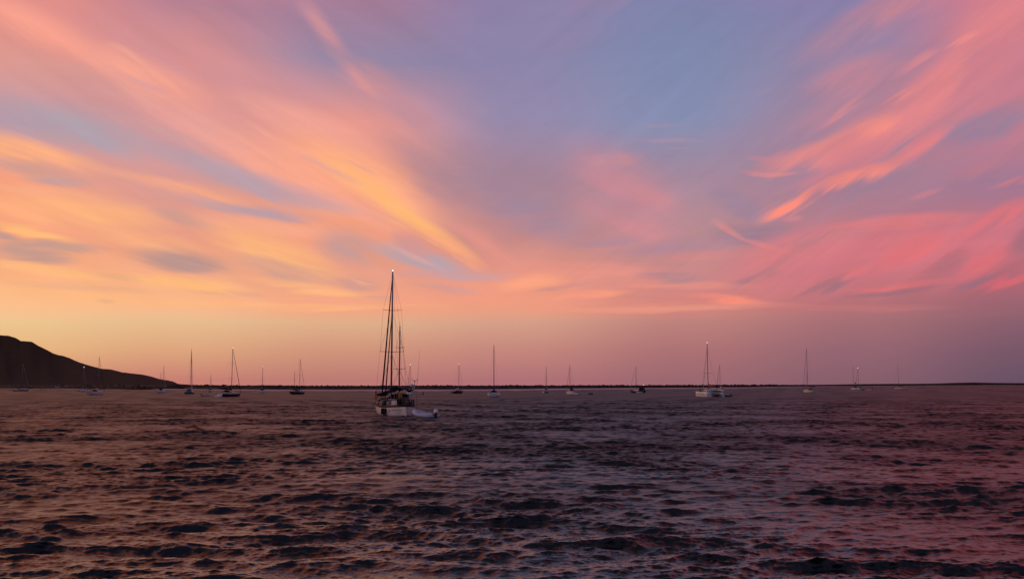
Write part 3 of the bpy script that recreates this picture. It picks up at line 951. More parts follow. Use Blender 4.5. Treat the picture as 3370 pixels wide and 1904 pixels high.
GROUP = 'sailing boats lying at anchor in the bay'
def sailboat(label, px, wl, rel, L, B, mz, hull='white', name='sloop', xm=None, deck='deck', stripe='darkpaint', cabin_m='white', tr=.72,
             lamp=False, spr=(.5,), cover='canvas', bim=None, dodger='canvas', jib='sail', jr=.07, mizzen=None, mr=.085, mast_m='alu', steps=False,
             freeboard=(1.0, .95, 1.25), rail=None, double=False, cab_h=.5, lowmast=None, keel=.5, win=True, over=.9, stern_keel=.06, boom_rise=.05, staysail=False, boomlen=None):
    g, az = place(px, wl)
    rz = heading_matrix(az, rel)
    xm = .06 * L if xm is None else xm
    org = g - Matrix.Rotation(rz, 3, 'Z') @ Vector((xm, 0, 0))
    t = thing(name, label, 'sailboat', org, rz, GROUP)
    rings = hull_rings(L, B, *freeboard, tr=tr, rake=-.35 if not steps else .55, keel=keel, double=double, over=over, stern_keel=stern_keel)
    hull_parts(t, rings, M[hull], M[deck], M[stripe] if stripe else None, M[rail] if rail else None)
    zc, _ = sheer_at(rings, 0)
    c = cabin(t, -.16 * L, .24 * L, B * .6, zc, cab_h, M[cabin_m], win=win, slope=.06 * L)
    zb = zc + cab_h
    mast(t, xm, zc, mz, r=mr, mat=mast_m, spreaders=spr, spw=B * .30, lamp=.0002 * g.length if lamp else 0)
    if boomlen is None: boomlen = L * .37
    boom(t, xm, zb + .75, boomlen, cover, rise=boom_rise, mat=mast_m)
    bow = (L / 2 - .1, 0, freeboard[2] + .05); stern = (-L / 2 + .1, 0, freeboard[0])
    zs, ys = sheer_at(rings, xm - .15)
    furled(t, bow, (xm + .12, 0, mz - .3), jr, jib)
    if staysail: furled(t, (L * .28, 0, zc + .4), (xm + .1, 0, zc + (mz - zc) * .5), jr * .9, jib)
    P = [(stern, (xm - .05, 0, mz - .05))]
    for s in (1, -1):
        a = (xm - .15, s * ys * .95, zs)
        if spr:
            zsp = zc + (mz - zc) * spr[0]
            P += [(a, (xm - .12, s * B * .30, zsp + .06)), ((xm - .12, s * B * .30, zsp + .06), (xm, 0, mz - .4)), ((xm + .3, s * ys * .9, zs), (xm, 0, zsp - .2))]
        else:
            P += [(a, (xm, 0, mz - .3))]
    stays(t, P, r=.010)
    railing(t, rings, n=8)
    if dodger: hood(t, 'dodger', -.22 * L, -.12 * L, B * .56, zb, zb + .75, M[dodger], drop=.5, solid_front=True)
    if bim: hood(t, 'bimini', -.44 * L, -.24 * L, B * .68, freeboard[0], freeboard[0] + 2.05, M[bim], drop=.2, poles=True)
    if steps: swim_steps(t, L, B, freeboard[0], M['offwhite'])
    if mizzen:
        xz, hz = mizzen
        mast(t, xz, freeboard[0], hz, r=mr * .8, mat=mast_m, spreaders=(.55,), spw=B * .2, name='mizzen_mast')
        boom(t, xz, zb + .5, L * .2, cover, h=.26, mat=mast_m)
        stays(t, [((xz - .3, s * B * .33, freeboard[0]), (xz, 0, hz - .2)) for s in (1, -1)], r=.010)
    return t

def loc(t, p):                                   # a point of a boat's own frame in the world
    return Matrix.Translation(t.location) @ Matrix.Rotation(t.rotation_euler.z, 4, 'Z') @ Vector(p)

def inflatable(label, px, wl, rel, L=3.2, tube_m='tube', floor_m='floor', motor=True, group=None, cowl='motor', lift=0.0, r0=.21):
    g, az = place(px, wl)
    t = thing('inflatable_dinghy', label, 'dinghy', g, heading_matrix(az, rel), group)
    m = MB(); w = .56
    path = [(-L / 2, w, .24), (-L / 4, w, .25), (L * .2, w, .27 + lift * .3), (L * .36, w * .78, .33 + lift * .7), (L * .46, w * .4, .40 + lift * .95), (L * .485, 0, .43 + lift),
            (L * .46, -w * .4, .40 + lift * .95), (L * .36, -w * .78, .33 + lift * .7), (L * .2, -w, .27 + lift * .3), (-L / 4, -w, .25), (-L / 2, -w, .24)]
    m.tube(path, [r0 * q for q in (.5, 1, 1.05, 1.05, 1, .95, 1, 1.05, 1.05, 1, .5)], 10)
    m.build('tube', M[tube_m], t, smooth=True)
    f = MB(); f.loft([[Vector((x, y * k, .12 + max(0, x) * .05)) for y in (-w, -.2, .2, w)] for x, k in ((-L * .44, 1), (0, 1), (L * .3, .8), (L * .42, .3))], closed=False, cap=False)
    f.build('floor', M[floor_m], t)
    b = MB(); b.box((-L * .43, 0, .3), (.06, w * 1.7, .42)); b.build('transom', M['grey'], t, bevel=.01)
    s = MB(); s.box((-L * .1, 0, .36), (.26, w * 1.9, .04)); s.build('thwart', M['offwhite'], t, bevel=.008)
    if motor:
        o = MB(); o.box((-L * .43 - .14, 0, .28), (.17, .16, .78), taper=1.3); o.box((-L * .43 - .16, 0, -.12), (.3, .05, .25))
        ob = o.build('outboard_motor', M['motor'], t, bevel=.02)
        c = MB(); c.loft([[Vector((-L * .43 - .14 + a * k, b_ * k, z)) for a, b_ in ((-.24, -.12), (-.24, .12), (-.1, .17), (.16, .15), (.2, 0), (.16, -.15), (-.1, -.17))]
                          for z, k in ((.62, .85), (.68, 1.0), (.88, 1.0), (.97, .8), (1.0, .45))])
        c.build('cowling', M[cowl], ob, bevel=.01)
        h = MB(); h.tube([(-L * .43 + .05, 0, .7), (-L * .43 + .45, .1, .74)], .022, 5); h.build('tiller_handle', M['rubber'], ob)
    return t

# --- far boats, left to right
b01 = sailboat('slate blue sloop in front of the dark hill, closest boat to its foot', 71, 1286.5, 62, 12.4, 3.7, 21.0, hull='bluegrey', cabin_m='grey', bim='blackcanvas', cover=None, jr=.05, mast_m='alu', xm=.4)
b02 = sailboat('small grey sloop with lit masthead, half hidden behind a bigger pale sloop', 273, 1288, 40, 8.5, 2.8, 16.6, hull='offwhite', lamp=True, cover='greycanvas', dodger='greycanvas', jr=.04)
b03 = sailboat('pale sloop with a white sail bundle on its boom, below the slope of the hill', 321.7, 1298.6, 34, 10.6, 3.3, 16.0, hull='offwhite', cabin_m='offwhite', stripe='darkpaint', cover='whitecanvas', dodger='canvas', jib='uvdark', jr=.06)
b04 = sailboat('low white ketch with two thin masts at the end of the hill', 536, 1292, 26, 9.5, 3.0, 14.6, hull='offwhite', name='ketch', mizzen=(-2.2, 11.0), cover='canvas', jr=.04, xm=1.0)
b05 = sailboat('tall grey sloop with a pale furled foresail, seen from astern where the hill ends', 625.4, 1295.7, 8, 13.2, 4.3, 20.8, hull='bluegrey', cabin_m='grey', bim='greycanvas', dodger='greycanvas', cover='greycanvas', jib='sail', jr=.16, spr=(.36, .68))
b06 = sailboat('tiny pale sloop far off between the tall grey sloop and the black one', 692.5, 1289.5, 6, 7.5, 2.5, 10.8, hull='offwhite', cover='greycanvas', spr=(), jr=.05)
b07 = sailboat('black sloop with white stern steps and dark boom awning, lit masthead', 761.3, 1304.4, 34, 12.8, 3.9, 16.6, hull='black', stripe=None, cabin_m='offwhite', lamp=True, steps=True, bim='blackcanvas', cover='blackcanvas', dodger='blackcanvas', spr=(.34, .66), jib='uvdark', jr=.08, boomlen=6.5, freeboard=(1.05, 1.0, 1.25), mr=.1)
b08 = sailboat('small white sloop showing its stern, lit masthead, left of the dark ketch', 862.5, 1293, 2, 8.6, 2.9, 13.3, hull='white', lamp=True, dodger='canvas', cover='greycanvas', jr=.05)
b09 = sailboat('dark navy ketch with a raised bow and black awning between its masts', 985.5, 1296.5, 30, 10.6, 3.7, 15.4, hull='navyhull', stripe=None, cabin_m='greycanvas', name='ketch', mizzen=(-3.9, 10.0), cover='blackcanvas', bim='blackcanvas', dodger='greycanvas', jib='uvdark', jr=.05, freeboard=(1.15, 1.0, 1.75), xm=.6, mast_m='woodmast')
b10 = sailboat('white sloop partly hidden behind the big ketch, lit masthead', 1349, 1297, -18, 9.0, 2.9, 12.3, hull='white', lamp=True, cover=None, dodger='canvas', jib='uvdark', jr=.05)
b11 = sailboat('brown wooden sloop with a white sail bundle slanting down its boom, lit masthead', 1510, 1294, 36, 8.2, 2.8, 13.6, hull='brownwood', stripe=None, cabin_m='brownwood', rail='teak', lamp=True, cover='whitecanvas', dodger=None, jib='sail', jr=.04, mast_m='woodmast', boom_rise=-.12)
b12 = sailboat('white sloop seen square from astern with a rounded transom and tall mast', 1625.5, 1305.8, 1, 11.5, 3.5, 16.3, hull='white', stripe=None, dodger='canvas', cover='canvas', spr=(), jib='alu', jr=.06, tr=.78, mr=.115, stern_keel=.12, bim=None, mast_m='bluegrey')
b13 = sailboat('small sloop with a white stern buoy, between the two white yachts right of centre', 1797.8, 1292, 3, 8.2, 2.7, 13.0, hull='grey', cover='greycanvas', dodger='greycanvas', jr=.04, mast_m='woodmast')
b14 = sailboat('little white sloop with a dark sail cover and its bow to the left', 1876, 1297, -27, 7.8, 2.7, 11.8, hull='white', cabin_m='cream', cover='blackcanvas', dodger='blackcanvas', jib='alu', jr=.05)
b15 = sailboat('dark red hulled sloop with a tan deck and navy cockpit enclosure', 2094, 1291.8, -52, 8.8, 2.9, 12.9, hull='maroon', stripe=None, cabin_m='cream', rail='tancanvas', cover=None, dodger=None, jib='sail', jr=.05, win=False, freeboard=(1.0, .9, 1.35))
b17 = sailboat('white cutter with tan dodger half hidden behind the catamaran', 2370.5, 1287, -32, 9.6, 3.0, 15.6, hull='white', cabin_m='cream', cover='whitecanvas', dodger='tancanvas', jib='uvdark', jr=.09)
b18 = sailboat('tall white sloop with a long dark bimini, right of the catamaran', 2659, 1291, -24, 12.6, 3.9, 21.4, hull='white', cabin_m='cream', stripe='redpaint', cover=None, bim='blackcanvas', dodger='tancanvas', jib='uvdark', jr=.05, spr=(.33, .64), staysail=True, stern_keel=.1, mr=.1)
b19 = sailboat('white sloop with a dark boom cover, left one of the pair near the right edge', 2810, 1281, -38, 9.0, 3.0, 18.4, hull='white', stripe=None, cover='blackcanvas', dodger='blackcanvas', bim='blackcanvas', jib='sail', jr=.03)
b20 = sailboat('light blue sloop with a lit masthead, right one of the pair near the right edge', 2826, 1284, -30, 9.0, 2.9, 14.6, hull='blue', cabin_m='white', stripe=None, lamp=True, cover='greycanvas', dodger='browncanvas', jib='uvdark', jr=.05)
b21 = sailboat('cream sloop with a dark sail cover, last boat towards the right edge', 2958, 1279, -58, 11.4, 3.4, 21.6, hull='cream', stripe=None, cabin_m='cream', cover='blackcanvas', dodger='tancanvas', jib='sail', jr=.03)

# enclosure and stern light of the dark red sloop
e = MB(); e.box((-2.9, 0, 1.75), (2.2, 2.2, 1.5), taper=.85); e.build('cockpit_enclosure', M['canvas'], b15, bevel=.08)
e = MB(); e.tube([(-4.2, .5, 1.0), (-4.2, .5, 3.6)], .025, 5); e.build('stern_pole', M['steel'], b15)
e = MB(); e.ball((-4.2, .5, 3.75), .10, 10, 6); e.build('stern_light', M['lamp'], b15, smooth=True)
e = MB(); e.tube([(-5.2, .4, 1.0), (-5.2, .4, 4.0)], .02, 5); e.ball((-5.2, .4, 4.1), .12, 8, 5); e.build('radar_pole', M['steel'], b21, smooth=True)
e = MB(); e.tube([(-5.3, -1.2, .9), (-5.3, -1.2, 3.9), (-5.3, -.9, 4.0)], .03, 5); e.build('davit_pole', M['steel'], b12)
for s in (1, -1):                                   # rolled fenders standing on each quarter of the white sloop seen from astern
    e = MB(); e.tube([(-4.4, s * 1.62, .55), (-3.0, s * 1.70, .95), (-1.2, s * 1.74, 1.0)], [.2, .24, .2], 8)
    e.build('side_cushion', M['cream'], b12, smooth=True)

def flag(label, at, yaw, w, h, mat, name='flag'):
    m = MB(); rows = []
    for i in range(7):
        x = w * i / 6
        rows.append([Vector((x, .06 * math.sin(i * 1.3), -h - .05 * i / 6)), Vector((x, .06 * math.sin(i * 1.3 + .4), -.04 * i / 6))])
    m.loft(rows, closed=False, cap=False)
    o = m.build(name, M[mat], None, smooth=True)
    o.modifiers.new('thickness', 'SOLIDIFY').thickness = .01
    o.location = at; o.rotation_euler = (0, 0, yaw)
    return tag(o, label, 'flag')
flag('dark red flag flying from the rigging of the light blue sloop', loc(b20, (1.2, 1.2, 5.3)), 3.3, 1.1, .7, 'red')

# --- catamaran
def catamaran():
    g, az = place(2331.3, 1304.4)
    rz = heading_matrix(az, -23)
    L, B = 11.6, 6.0
    t = thing('catamaran', 'white catamaran with a lit masthead and bright green boat cover at its stern', 'catamaran', g - Matrix.Rotation(rz, 3, 'Z') @ Vector((.9, 0, 0)), rz, GROUP)
    for s in (1, -1):
        r = hull_rings(L, 1.55, 1.15, 1.45, 1.6, tr=.8, rake=1.6, over=.25, keel=.45, stern_keel=-.1, full=.5)
        r = [[p + Vector((0, s * (B / 2 - .75), 0)) for p in q] for q in r]
        mb = MB(); n = len(r[0]); vs = [p for q in r for p in q]
        fs = [(i * n + j, i * n + j + 1, (i + 1) * n + j + 1, (i + 1) * n + j) for i in range(len(r) - 1) for j in range(n - 1)]
        fs.append(tuple(range(n)))
        fs += [(i * n, (i + 1) * n, (i + 2) * n - 1, (i + 1) * n - 1) for i in range(len(r) - 1)]
        mb.add(vs, fs)
        h = mb.build('hull', M['white'], t)
        for p in h.data.polygons: p.use_smooth = len(p.vertices) == 4
        b = MB(); rows = []
        for q in r[:-1]:
            zz = [p for p in q if p.z < .09]
            yo = max(p.y for p in zz) + .006 if zz else q[0].y
            yi = min(p.y for p in zz) - .006 if zz else q[-1].y
            rows.append((q[0].x, yo, yi))
        for k in (1, 2):
            b.loft([[Vector((w[0], w[k], -.12)), Vector((w[0], w[k], .09))] for w in rows], closed=False, cap=False)
        b.build('boot_stripe', M['redpaint'], h)
        pw = MB()
        for x in (-2.6, -1.6, -.6, .4, 1.4):
            pw.box((x, s * (B / 2 + .015), .98), (.5, .05, .16))
        pw.build('portlight', M['glass'], h)
        st = MB()
        for k in range(3): st.box((-L / 2 + .45 + k * .34, s * (B / 2 - .75), .42 + .24 * k), (.36, 1.0, .05))
        st.build('stern_step', M['offwhite'], h)
    m = MB(); m.loft([[Vector((x, y, z)) for y, z in ((-2.3, .75), (2.3, .75), (2.3, zt), (-2.3, zt))] for x, zt in ((-4.2, 1.3), (-3.9, 1.38), (1.6, 1.45), (2.0, 1.2))])
    m.build('bridge_deck', M['offwhite'], t, bevel=.05)
    m = MB(); m.loft([[Vector((x, -w, 1.3)), Vector((x, w, 1.3)), Vector((x, w * .85, z)), Vector((x, -w * .85, z))] for x, w, z in ((-2.2, 2.0, 2.2), (-.5, 2.05, 2.3), (1.0, 1.8, 2.2), (2.3, 1.2, 1.45))])
    c = m.build('cabin', M['white'], t, bevel=.08)
    for s in (1, -1):
        w_ = MB(); w_.loft([[Vector((x, s * (w * (1 - .15 * f) + .014), 1.3 + (z - 1.3) * f)) for f in (.35, .8)] for x, w, z in ((-1.9, 2.01, 2.22), (-.5, 2.05, 2.3), (1.0, 1.8, 2.2))], closed=False, cap=False)
        w_.build('cabin_window', M['glass'], c)
    tr_ = MB()
    for k in range(9): tr_.tube([(2.0 + k * .38, -1.7, 1.42), (2.0 + k * .38, 1.7, 1.42)], .012, 4)
    tr_.tube([(5.2, -2.3, 1.5), (5.2, 2.3, 1.5)], .08, 6); tr_.build('bow_trampoline', M['rubber'], t)
    mast(t, .9, 1.5, 17.0, r=.11, mat='woodmast', spreaders=(.38,), spw=1.5, lamp=.065)
    boom(t, .9, 3.2, 4.6, 'browncanvas', h=.75, rise=.02, mat='cream')
    furled(t, (5.2, 0, 1.6), (1.0, 0, 15.6), .06, 'sail')
    stays(t, [((-.6, s * 2.9, 1.45), (.9, 0, 15.0)) for s in (1, -1)] + [((-.6, s * 2.9, 1.45), (.85, s * 1.5, 7.45)) for s in (1, -1)] + [((.85, s * 1.5, 7.45), (.9, 0, 16.6)) for s in (1, -1)], .012)
    hood(t, 'bimini', -4.0, -2.3, 3.4, 1.3, 3.1, M['blackcanvas'], drop=.25, poles=True)
    d = MB(); d.tube([(-4.3, 1.5, 1.4), (-4.6, 1.5, 2.3), (-5.3, 1.5, 2.35)], .05, 6); d.tube([(-4.3, -1.5, 1.4), (-4.6, -1.5, 2.3), (-5.3, -1.5, 2.35)], .05, 6)
    d.build('davit', M['steel'], t)
    rr = MB()
    for s in (1, -1):
        pts = [Vector((x, s * 2.85, 2.05)) for x in (-3.8, -2, 0, 2, 4.0, 5.2)]
        rr.tube(pts, .016, 4)
        for p in pts: rr.tube([p, p - Vector((0, 0, .62))], .018, 4)
    rr.build('railing', M['steel'], t)
    return t
cat = catamaran()

def covered_tender(t, p, L, W, label):
    o = MB(); rings = []
    for f, k, z in ((-.5, .5, .1), (-.42, .85, .2), (-.1, 1, .3), (.2, .95, .3), (.42, .55, .26), (.5, .12, .22)):
        rings.append([Vector((.0 + W * .5 * k * math.cos(q), L * f, z + (.26 if math.sin(q) > 0 else .34) * k * math.sin(q))) for q in (2 * math.pi * j / 12 for j in range(12))])
    o.loft(rings)
    b = o.build('covered_tender', M['greencanvas'], None, smooth=True)
    b.location = loc(t, p); b.rotation_euler = (0, 0, t.rotation_euler.z)
    return tag(b, label, 'dinghy')
covered_tender(cat, (-5.1, 0, 1.5), 3.4, 1.3, 'small tender under a bright green cover hanging at the catamaran stern')
o = MB(); o.loft([[Vector((r * math.cos(q), r * .8 * math.sin(q), z)) for q in (2 * math.pi * j / 10 for j in range(10))] for z, r in ((0, .22), (.12, .36), (.7, .38), (1.0, .26), (1.12, .1))])
o = o.build('sail_bag', M['greencanvas'], None, smooth=True); o.location = loc(cat, (3.4, 1.75, 1.52)); tag(o, 'upright green bundle standing on the catamaran foredeck', 'sail bag')

# buoy close under the stern of the small grey sloop
o = MB(); o.ball((0, 0, .32), (.5, .5, .55), 14, 9); o = o.build('mooring_buoy', M['cream'], None, smooth=True)
o.location = ground(1788.5, 1293.5); tag(o, 'round pale buoy floating left of the small grey sloop stern', 'buoy')

# --- dinghies lying behind or beside the far boats
inflatable('dark dinghy with outboard trailing left of the black sloop', 676, 1303.5, 62, 3.4, 'grey', 'rubber', group=None)
inflatable('small grey dinghy afloat at the right of the low white ketch', 553.5, 1291.5, 70, 3.0, 'tube', 'rubber', motor=False)
inflatable('dark dinghy floating alone right of the little white sloop', 1944, 1297.5, 20, 3.0, 'rubber', 'rubber')
inflatable('white dinghy tied to the stern of the little white sloop', 1899, 1298, -50, 2.8, 'offwhite', 'grey', motor=False)
inflatable('white dinghy lying along the dark red sloop', 2105.5, 1292.8, -65, 3.4, 'offwhite', 'grey', motor=False)
inflatable('dark dinghy with outboard beside the catamaran starboard stern', 2394, 1305.0, -60, 2.8, 'rubber', 'rubber')
inflatable('grey dinghy trailing behind the light blue sloop', 2863.5, 1283.5, -70, 3.2, 'offwhite', 'grey')
inflatable('small dark dinghy behind the brown wooden sloop', 1481, 1295.0, 50, 2.6, 'grey', 'rubber', motor=False)
inflatable('low dinghy afloat to the right of the big ketch rigging', 1383, 1298.0, -60, 3.0, 'grey', 'rubber')

# --- beach at the foot of the hill
def skiff(label, px, wl, rel, L, hull):
    g, az = place(px, wl)
    t = thing('skiff', label, 'skiff', g, heading_matrix(az, rel), 'skiffs at the foot of the hill')
    r = hull_rings(L, 1.7, .55, .5, .85, tr=.8, rake=-.1, over=.5, keel=.2, n=6, ns=11)
    hull_parts(t, r, M[hull], M['grey'])
    for x in (-L * .2, L * .12):
        m = MB(); m.box((x, 0, .52), (.28, 1.45, .06)); m.build('thwart', M['teak'], t)
    m = MB(); m.box((-L / 2 - .1, 0, .5), (.2, .22, .9), taper=1.3); m.build('outboard_motor', M['motor'], t, bevel=.02)
skiff('dark skiff at the foot of the hill, nearest to the slate blue sloop', 99, 1278.2, 75, 6.4, 'black')
skiff('pale skiff at the foot of the hill, just right of the dark skiff', 132, 1278.6, -65, 5.0, 'offwhite')
skiff('pale skiff at the foot of the hill, middle one of three pale ones', 152, 1279.2, 60, 6.0, 'offwhite')
skiff('pale skiff at the foot of the hill, closest to the white roofed shelter', 171, 1279.4, 80, 5.0, 'offwhite')

def shelter():
    g, az = place(217, 1278.6)
    u = g.normalized(); g = g + u * 14
    t = thing('shelter', 'open beach shelter with a pale roof at the foot of the hill', 'shelter', g + Vector((0, 0, .7)), -az)
    m = MB(); m.loft([[Vector((-3.2, y, 3.4)), Vector((3.2, y, 3.4)), Vector((3.2, y, 3.52)), Vector((0, y, 4.3)), Vector((-3.2, y, 3.52))] for y in (-3, 3)])
    m.build('roof', M['roofsheet'], t)
    for x in (-2.8, 2.8):
        for y in (-2.6, 2.6):
            m = MB(); m.tube([(x, y, -2.5), (x, y, 3.42)], .12, 6); m.build('post', M['post'], t)
    m = MB(); m.box((-9, 0, .6), (11, 4, 2.6)); m.loft([[Vector((x, -2.4, 1.9)), Vector((x, 2.4, 1.9)), Vector((x, 0, 2.9))] for x in (-14.8, -3.3)])
    m.build('shed', M['greycanvas'], t)
shelter()

# ---------------------------------------------------------------- the big double ended ketch
def build_ketch():
    g, az = place(1336, 1369.0)                       # sternpost
    rz = heading_matrix(az, -11.5)
    XS = -7.25
    t = thing('ketch', 'big white double ended ketch with two tall masts, nearest boat', 'sailboat', g - Matrix.Rotation(rz, 3, 'Z') @ Vector((XS, 0, 0)), rz, GROUP)
    L, B = 14.5, 4.35
    r = hull_rings(L, B, 1.12, 1.0, 1.75, double=True, over=1.0, keel=.7, n=11, ns=27)
    hull_parts(t, r, M['white'], M['deck'], M['darkpaint'])
    n = len(r[0])
    # dark bulwark band and varnished cap rail above the white topsides
    for nm, dz0, dz1, mt in (('bulwark', .0, .20, 'teak'), ('cap_rail', .20, .27, 'brownwood')):
        m = MB()
        for s in (0, -1):
            sg = 1 if s == 0 else -1
            m.loft([[q[s] + Vector((0, sg * .02, dz0)), q[s] + Vector((0, sg * .02, dz1)), q[s] + Vector((0, -sg * .06, dz1)), q[s] + Vector((0, -sg * .06, dz0))] for q in r])
        m.build(nm, M[mt], t)
    # rudder on the sternpost
    m = MB(); m.loft([[Vector((x, y, z)) for x, y in ((XS + .5, .04), (XS - .18, .03), (XS - .18, -.03), (XS + .5, -.04))] for z in (-.6, .95)]); m.build('rudder', M['offwhite'], t)
    # bowsprit and trunk cabins
    m = MB(); m.box((8.1, 0, 1.95), (2.6, .3, .14)); m.tube([(9.2, .15, 2.1), (8.2, .5, 2.75), (7.0, .75, 2.7)], .02, 5); m.tube([(9.2, -.15, 2.1), (8.2, -.5, 2.75), (7.0, -.75, 2.7)], .02, 5)
    m.build('bowsprit', M['teak'], t)
    cabin(t, -1.0, 4.6, 2.5, 1.15, .55, M['offwhite'], slope=.5)
    c = cabin(t, -4.2, -1.0, 2.3, 1.1, .35, M['grey'], slope=.3)
    m = MB()                                           # cockpit coaming, white
    m.box((-5.4, .78, 1.42), (2.2, .08, .5)); m.box((-5.4, -.78, 1.42), (2.2, .08, .5)); m.box((-6.5, 0, 1.42), (.08, 1.64, .5))
    m.build('coaming', M['brownwood'], t, bevel=.02)
    m = MB(); m.box((-4.6, 0, 1.55), (.4, .4, .8)); m.build('steering_pedestal', M['whitecanvas'], t, bevel=.03)
    m = MB(); m.tube([(-4.85 , .38 * math.cos(q), 2.0 + .38 * math.sin(q)) for q in (2 * math.pi * k / 16 for k in range(17))], .022, 5)
    for k in range(6):
        q = math.pi * k / 3; m.tube([(-4.85, 0, 2.0), (-4.85, .38 * math.cos(q), 2.0 + .38 * math.sin(q))], .012, 4)
    m.build('steering_wheel', M['teak'], t)
    # masts, booms, sails
    mast(t, 2.35, 1.1, 18.45, r=.115, mat='alu', spreaders=(.395, .705), spw=1.55, lamp=.055)
    mast(t, -2.95, 1.1, 11.0, r=.085, mat='alu', spreaders=(.46, .725), spw=.76, name='mizzen_mast')
    boom(t, 2.35, 2.75, 5.0, 'blackcanvas', h=.55, rise=.10)
    boom(t, -2.95, 3.0, 3.2, 'canvas', h=.30, rise=.05)
    furled(t, (9.25, 0, 2.1), (2.5, 0, 17.9), .095, 'uvdark', 9)
    furled(t, (6.7, 0, 1.95), (2.5, 0, 13.2), .075, 'uvdark', 9)
    P = []
    for s in (1, -1):
        z1, z2 = 1.1 + 17.35 * .395 + .06, 1.1 + 17.35 * .705 + .06
        P += [((2.2, s * 2.1, 1.35), (2.23, s * 1.55, z1)), ((2.23, s * 1.55, z1), (2.23, s * 1.2, z2)), ((2.23, s * 1.2, z2), (2.35, 0, 18.3)),
              ((2.9, s * 2.1, 1.35), (2.35, 0, z1 - .3)), ((1.6, s * 2.1, 1.35), (2.35, 0, z1 - .2)), ((2.23, s * 1.55, z1), (2.35, 0, z2 - .3)),
              ((-3.1, s * 1.75, 1.3), (-3.07, s * .76, 1.1 + 9.9 * .46 + .06)), ((-3.07, s * .76, 1.1 + 9.9 * .46 + .06), (-2.95, 0, 10.8)), ((-3.7, s * 1.7, 1.3), (-2.95, 0, 5.6)), ((-2.4, s * 1.8, 1.3), (-2.95, 0, 5.6)),
              ((-7.0, s * .35, 1.4), (-2.95, 0, 10.9))]
    P += [((2.3, 0, 18.4), (-2.9, 0, 10.95)), ((-2.6, 0, 3.6), (2.3, 0, 18.3))]
    stays(t, P, .0105)
    # awning over the foredeck side of the main boom, spread towards the port shrouds
    m = MB(); A = [Vector((2.2, .05, 3.15)), Vector((5.6, 1.55, 2.45)), Vector((2.0, 2.0, 2.35)), Vector((-1.3, .1, 3.35)), Vector((-1.6, 1.45, 2.35))]
    m.add(A + [p - Vector((0, 0, .04)) for p in A], [(0, 1, 2), (0, 2, 4, 3), (7, 6, 5), (8, 9, 7, 5), (1, 6, 7, 2), (2, 7, 9, 4), (4, 9, 8, 3)])
    m.build('awning', M['blackcanvas'], t)
    hood(t, 'bimini', -5.7, -3.3, 2.3, 1.35, 3.28, M['canvas'], drop=.42, poles=True)
    hood(t, 'dodger', -1.6, -.4, 2.3, 1.5, 2.55, M['blackcanvas'], drop=.6, solid_front=True)
    railing(t, [[q[0] + Vector((0, 0, .25)), q[-1] + Vector((0, 0, .25))] for q in r], h=.72, n=14)
    # stern gallows, radar dome on its pole, wind generator and whip aerial
    m = MB(); m.tube([(-6.3, .95, 1.3), (-6.3, .95, 2.62), (-6.3, -.95, 2.62), (-6.3, -.95, 1.3)], .03, 6); m.tube([(-6.3, .95, 2.2), (-6.3, -.95, 2.2)], .02, 5)
    m.build('stern_gallows', M['steel'], t)
    m = MB(); m.tube([(-6.0, -1.05, 1.3), (-6.0, -1.05, 3.55)], .035, 6)
    rp = m.build('radar_pole', M['steel'], t)
    m = MB(); m.loft([[Vector((-6.0 + k * .24 * math.cos(q), -.95 + k * .24 * math.sin(q), z)) for q in (2 * math.pi * j / 12 for j in range(12))] for z, k in ((3.5, .8), (3.58, 1), (3.74, 1), (3.82, .7), (3.85, .2))])
    m.build('radar_dome', M['white'], rp, smooth=True)
    m = MB(); m.tube([(-5.6, -1.35, 1.3), (-5.6, -1.35, 4.05)], .03, 6)
    wp = m.build('generator_pole', M['steel'], t)
    m = MB(); m.tube([(-5.75, -1.35, 4.15), (-5.35, -1.35, 4.15)], [.07, .04], 7)
    for k in range(3):
        q = math.pi * 2 * k / 3 + .5
        m.tube([(-5.72, -1.35, 4.15), (-5.72, -1.35 + .5 * math.cos(q), 4.15 + .5 * math.sin(q))], [.05, .02], 4)
    m.build('wind_generator', M['offwhite'], wp)
    m = MB(); m.tube([(-5.9, -1.6, 1.3), (-5.85, -1.62, 3.6), (-5.6, -1.95, 8.0)], [.022, .018, .008], 5); m.build('whip_aerial', M['wire'], t)
    m = MB(); m.tube([(-6.2, -1.0, 1.3), (-6.2, -1.0, 1.9), (-6.2, -.35, 1.9), (-6.2, -.35, 1.3)], .022, 5)
    for z in (1.5, 1.7): m.tube([(-6.2, -1.0, z), (-6.2, -.35, z)], .016, 4)
    m.build('stern_ladder', M['steel'], t)
    # weather cloth and small deck gear that belongs to the boat
    m = MB()
    zz, yy = sheer_at(r, -5.6); m.loft([[Vector((x, sheer_at(r, x)[1] - .05, sheer_at(r, x)[0] + z)) for z in (.3, .85)] for x in (-6.3, -5.8, -5.2)], closed=False, cap=False)
    m.build('weather_cloth', M['whitecanvas'], t)
    for s, x0, x1, z1 in ((-1, -6.6, -2.4, .9), (1, -3.9, -2.2, .8), (1, -.2, 3.2, .6), (1, -6.9, -6.35, .7)):
        m = MB(); m.loft([[Vector((x, s * (sheer_at(r, x)[1] - .07), sheer_at(r, x)[0] + z)) for z in (.28, z1)] for x in np.linspace(x0, x1, 6)], closed=False, cap=False)
        m.build('weather_cloth', M['blackcanvas'], t)
    m = MB(); m.loft([[Vector((-3.35, y, z)) for z in (1.45, 2.78 - .25 * abs(y))] for y in np.linspace(-1.1, 1.1, 7)], closed=False, cap=False)  # dark sheet added to stand for the shade under the bimini
    m.build('bimini_shade_sheet', M['blackcanvas'], t)
    m = MB(); m.box((-5.6, -.55, 1.75), (.5, .45, .5)); m.box((-6.15, .35, 1.9), (.18, .7, .42)); m.build('cockpit_locker', M['brownwood'], t, bevel=.02)
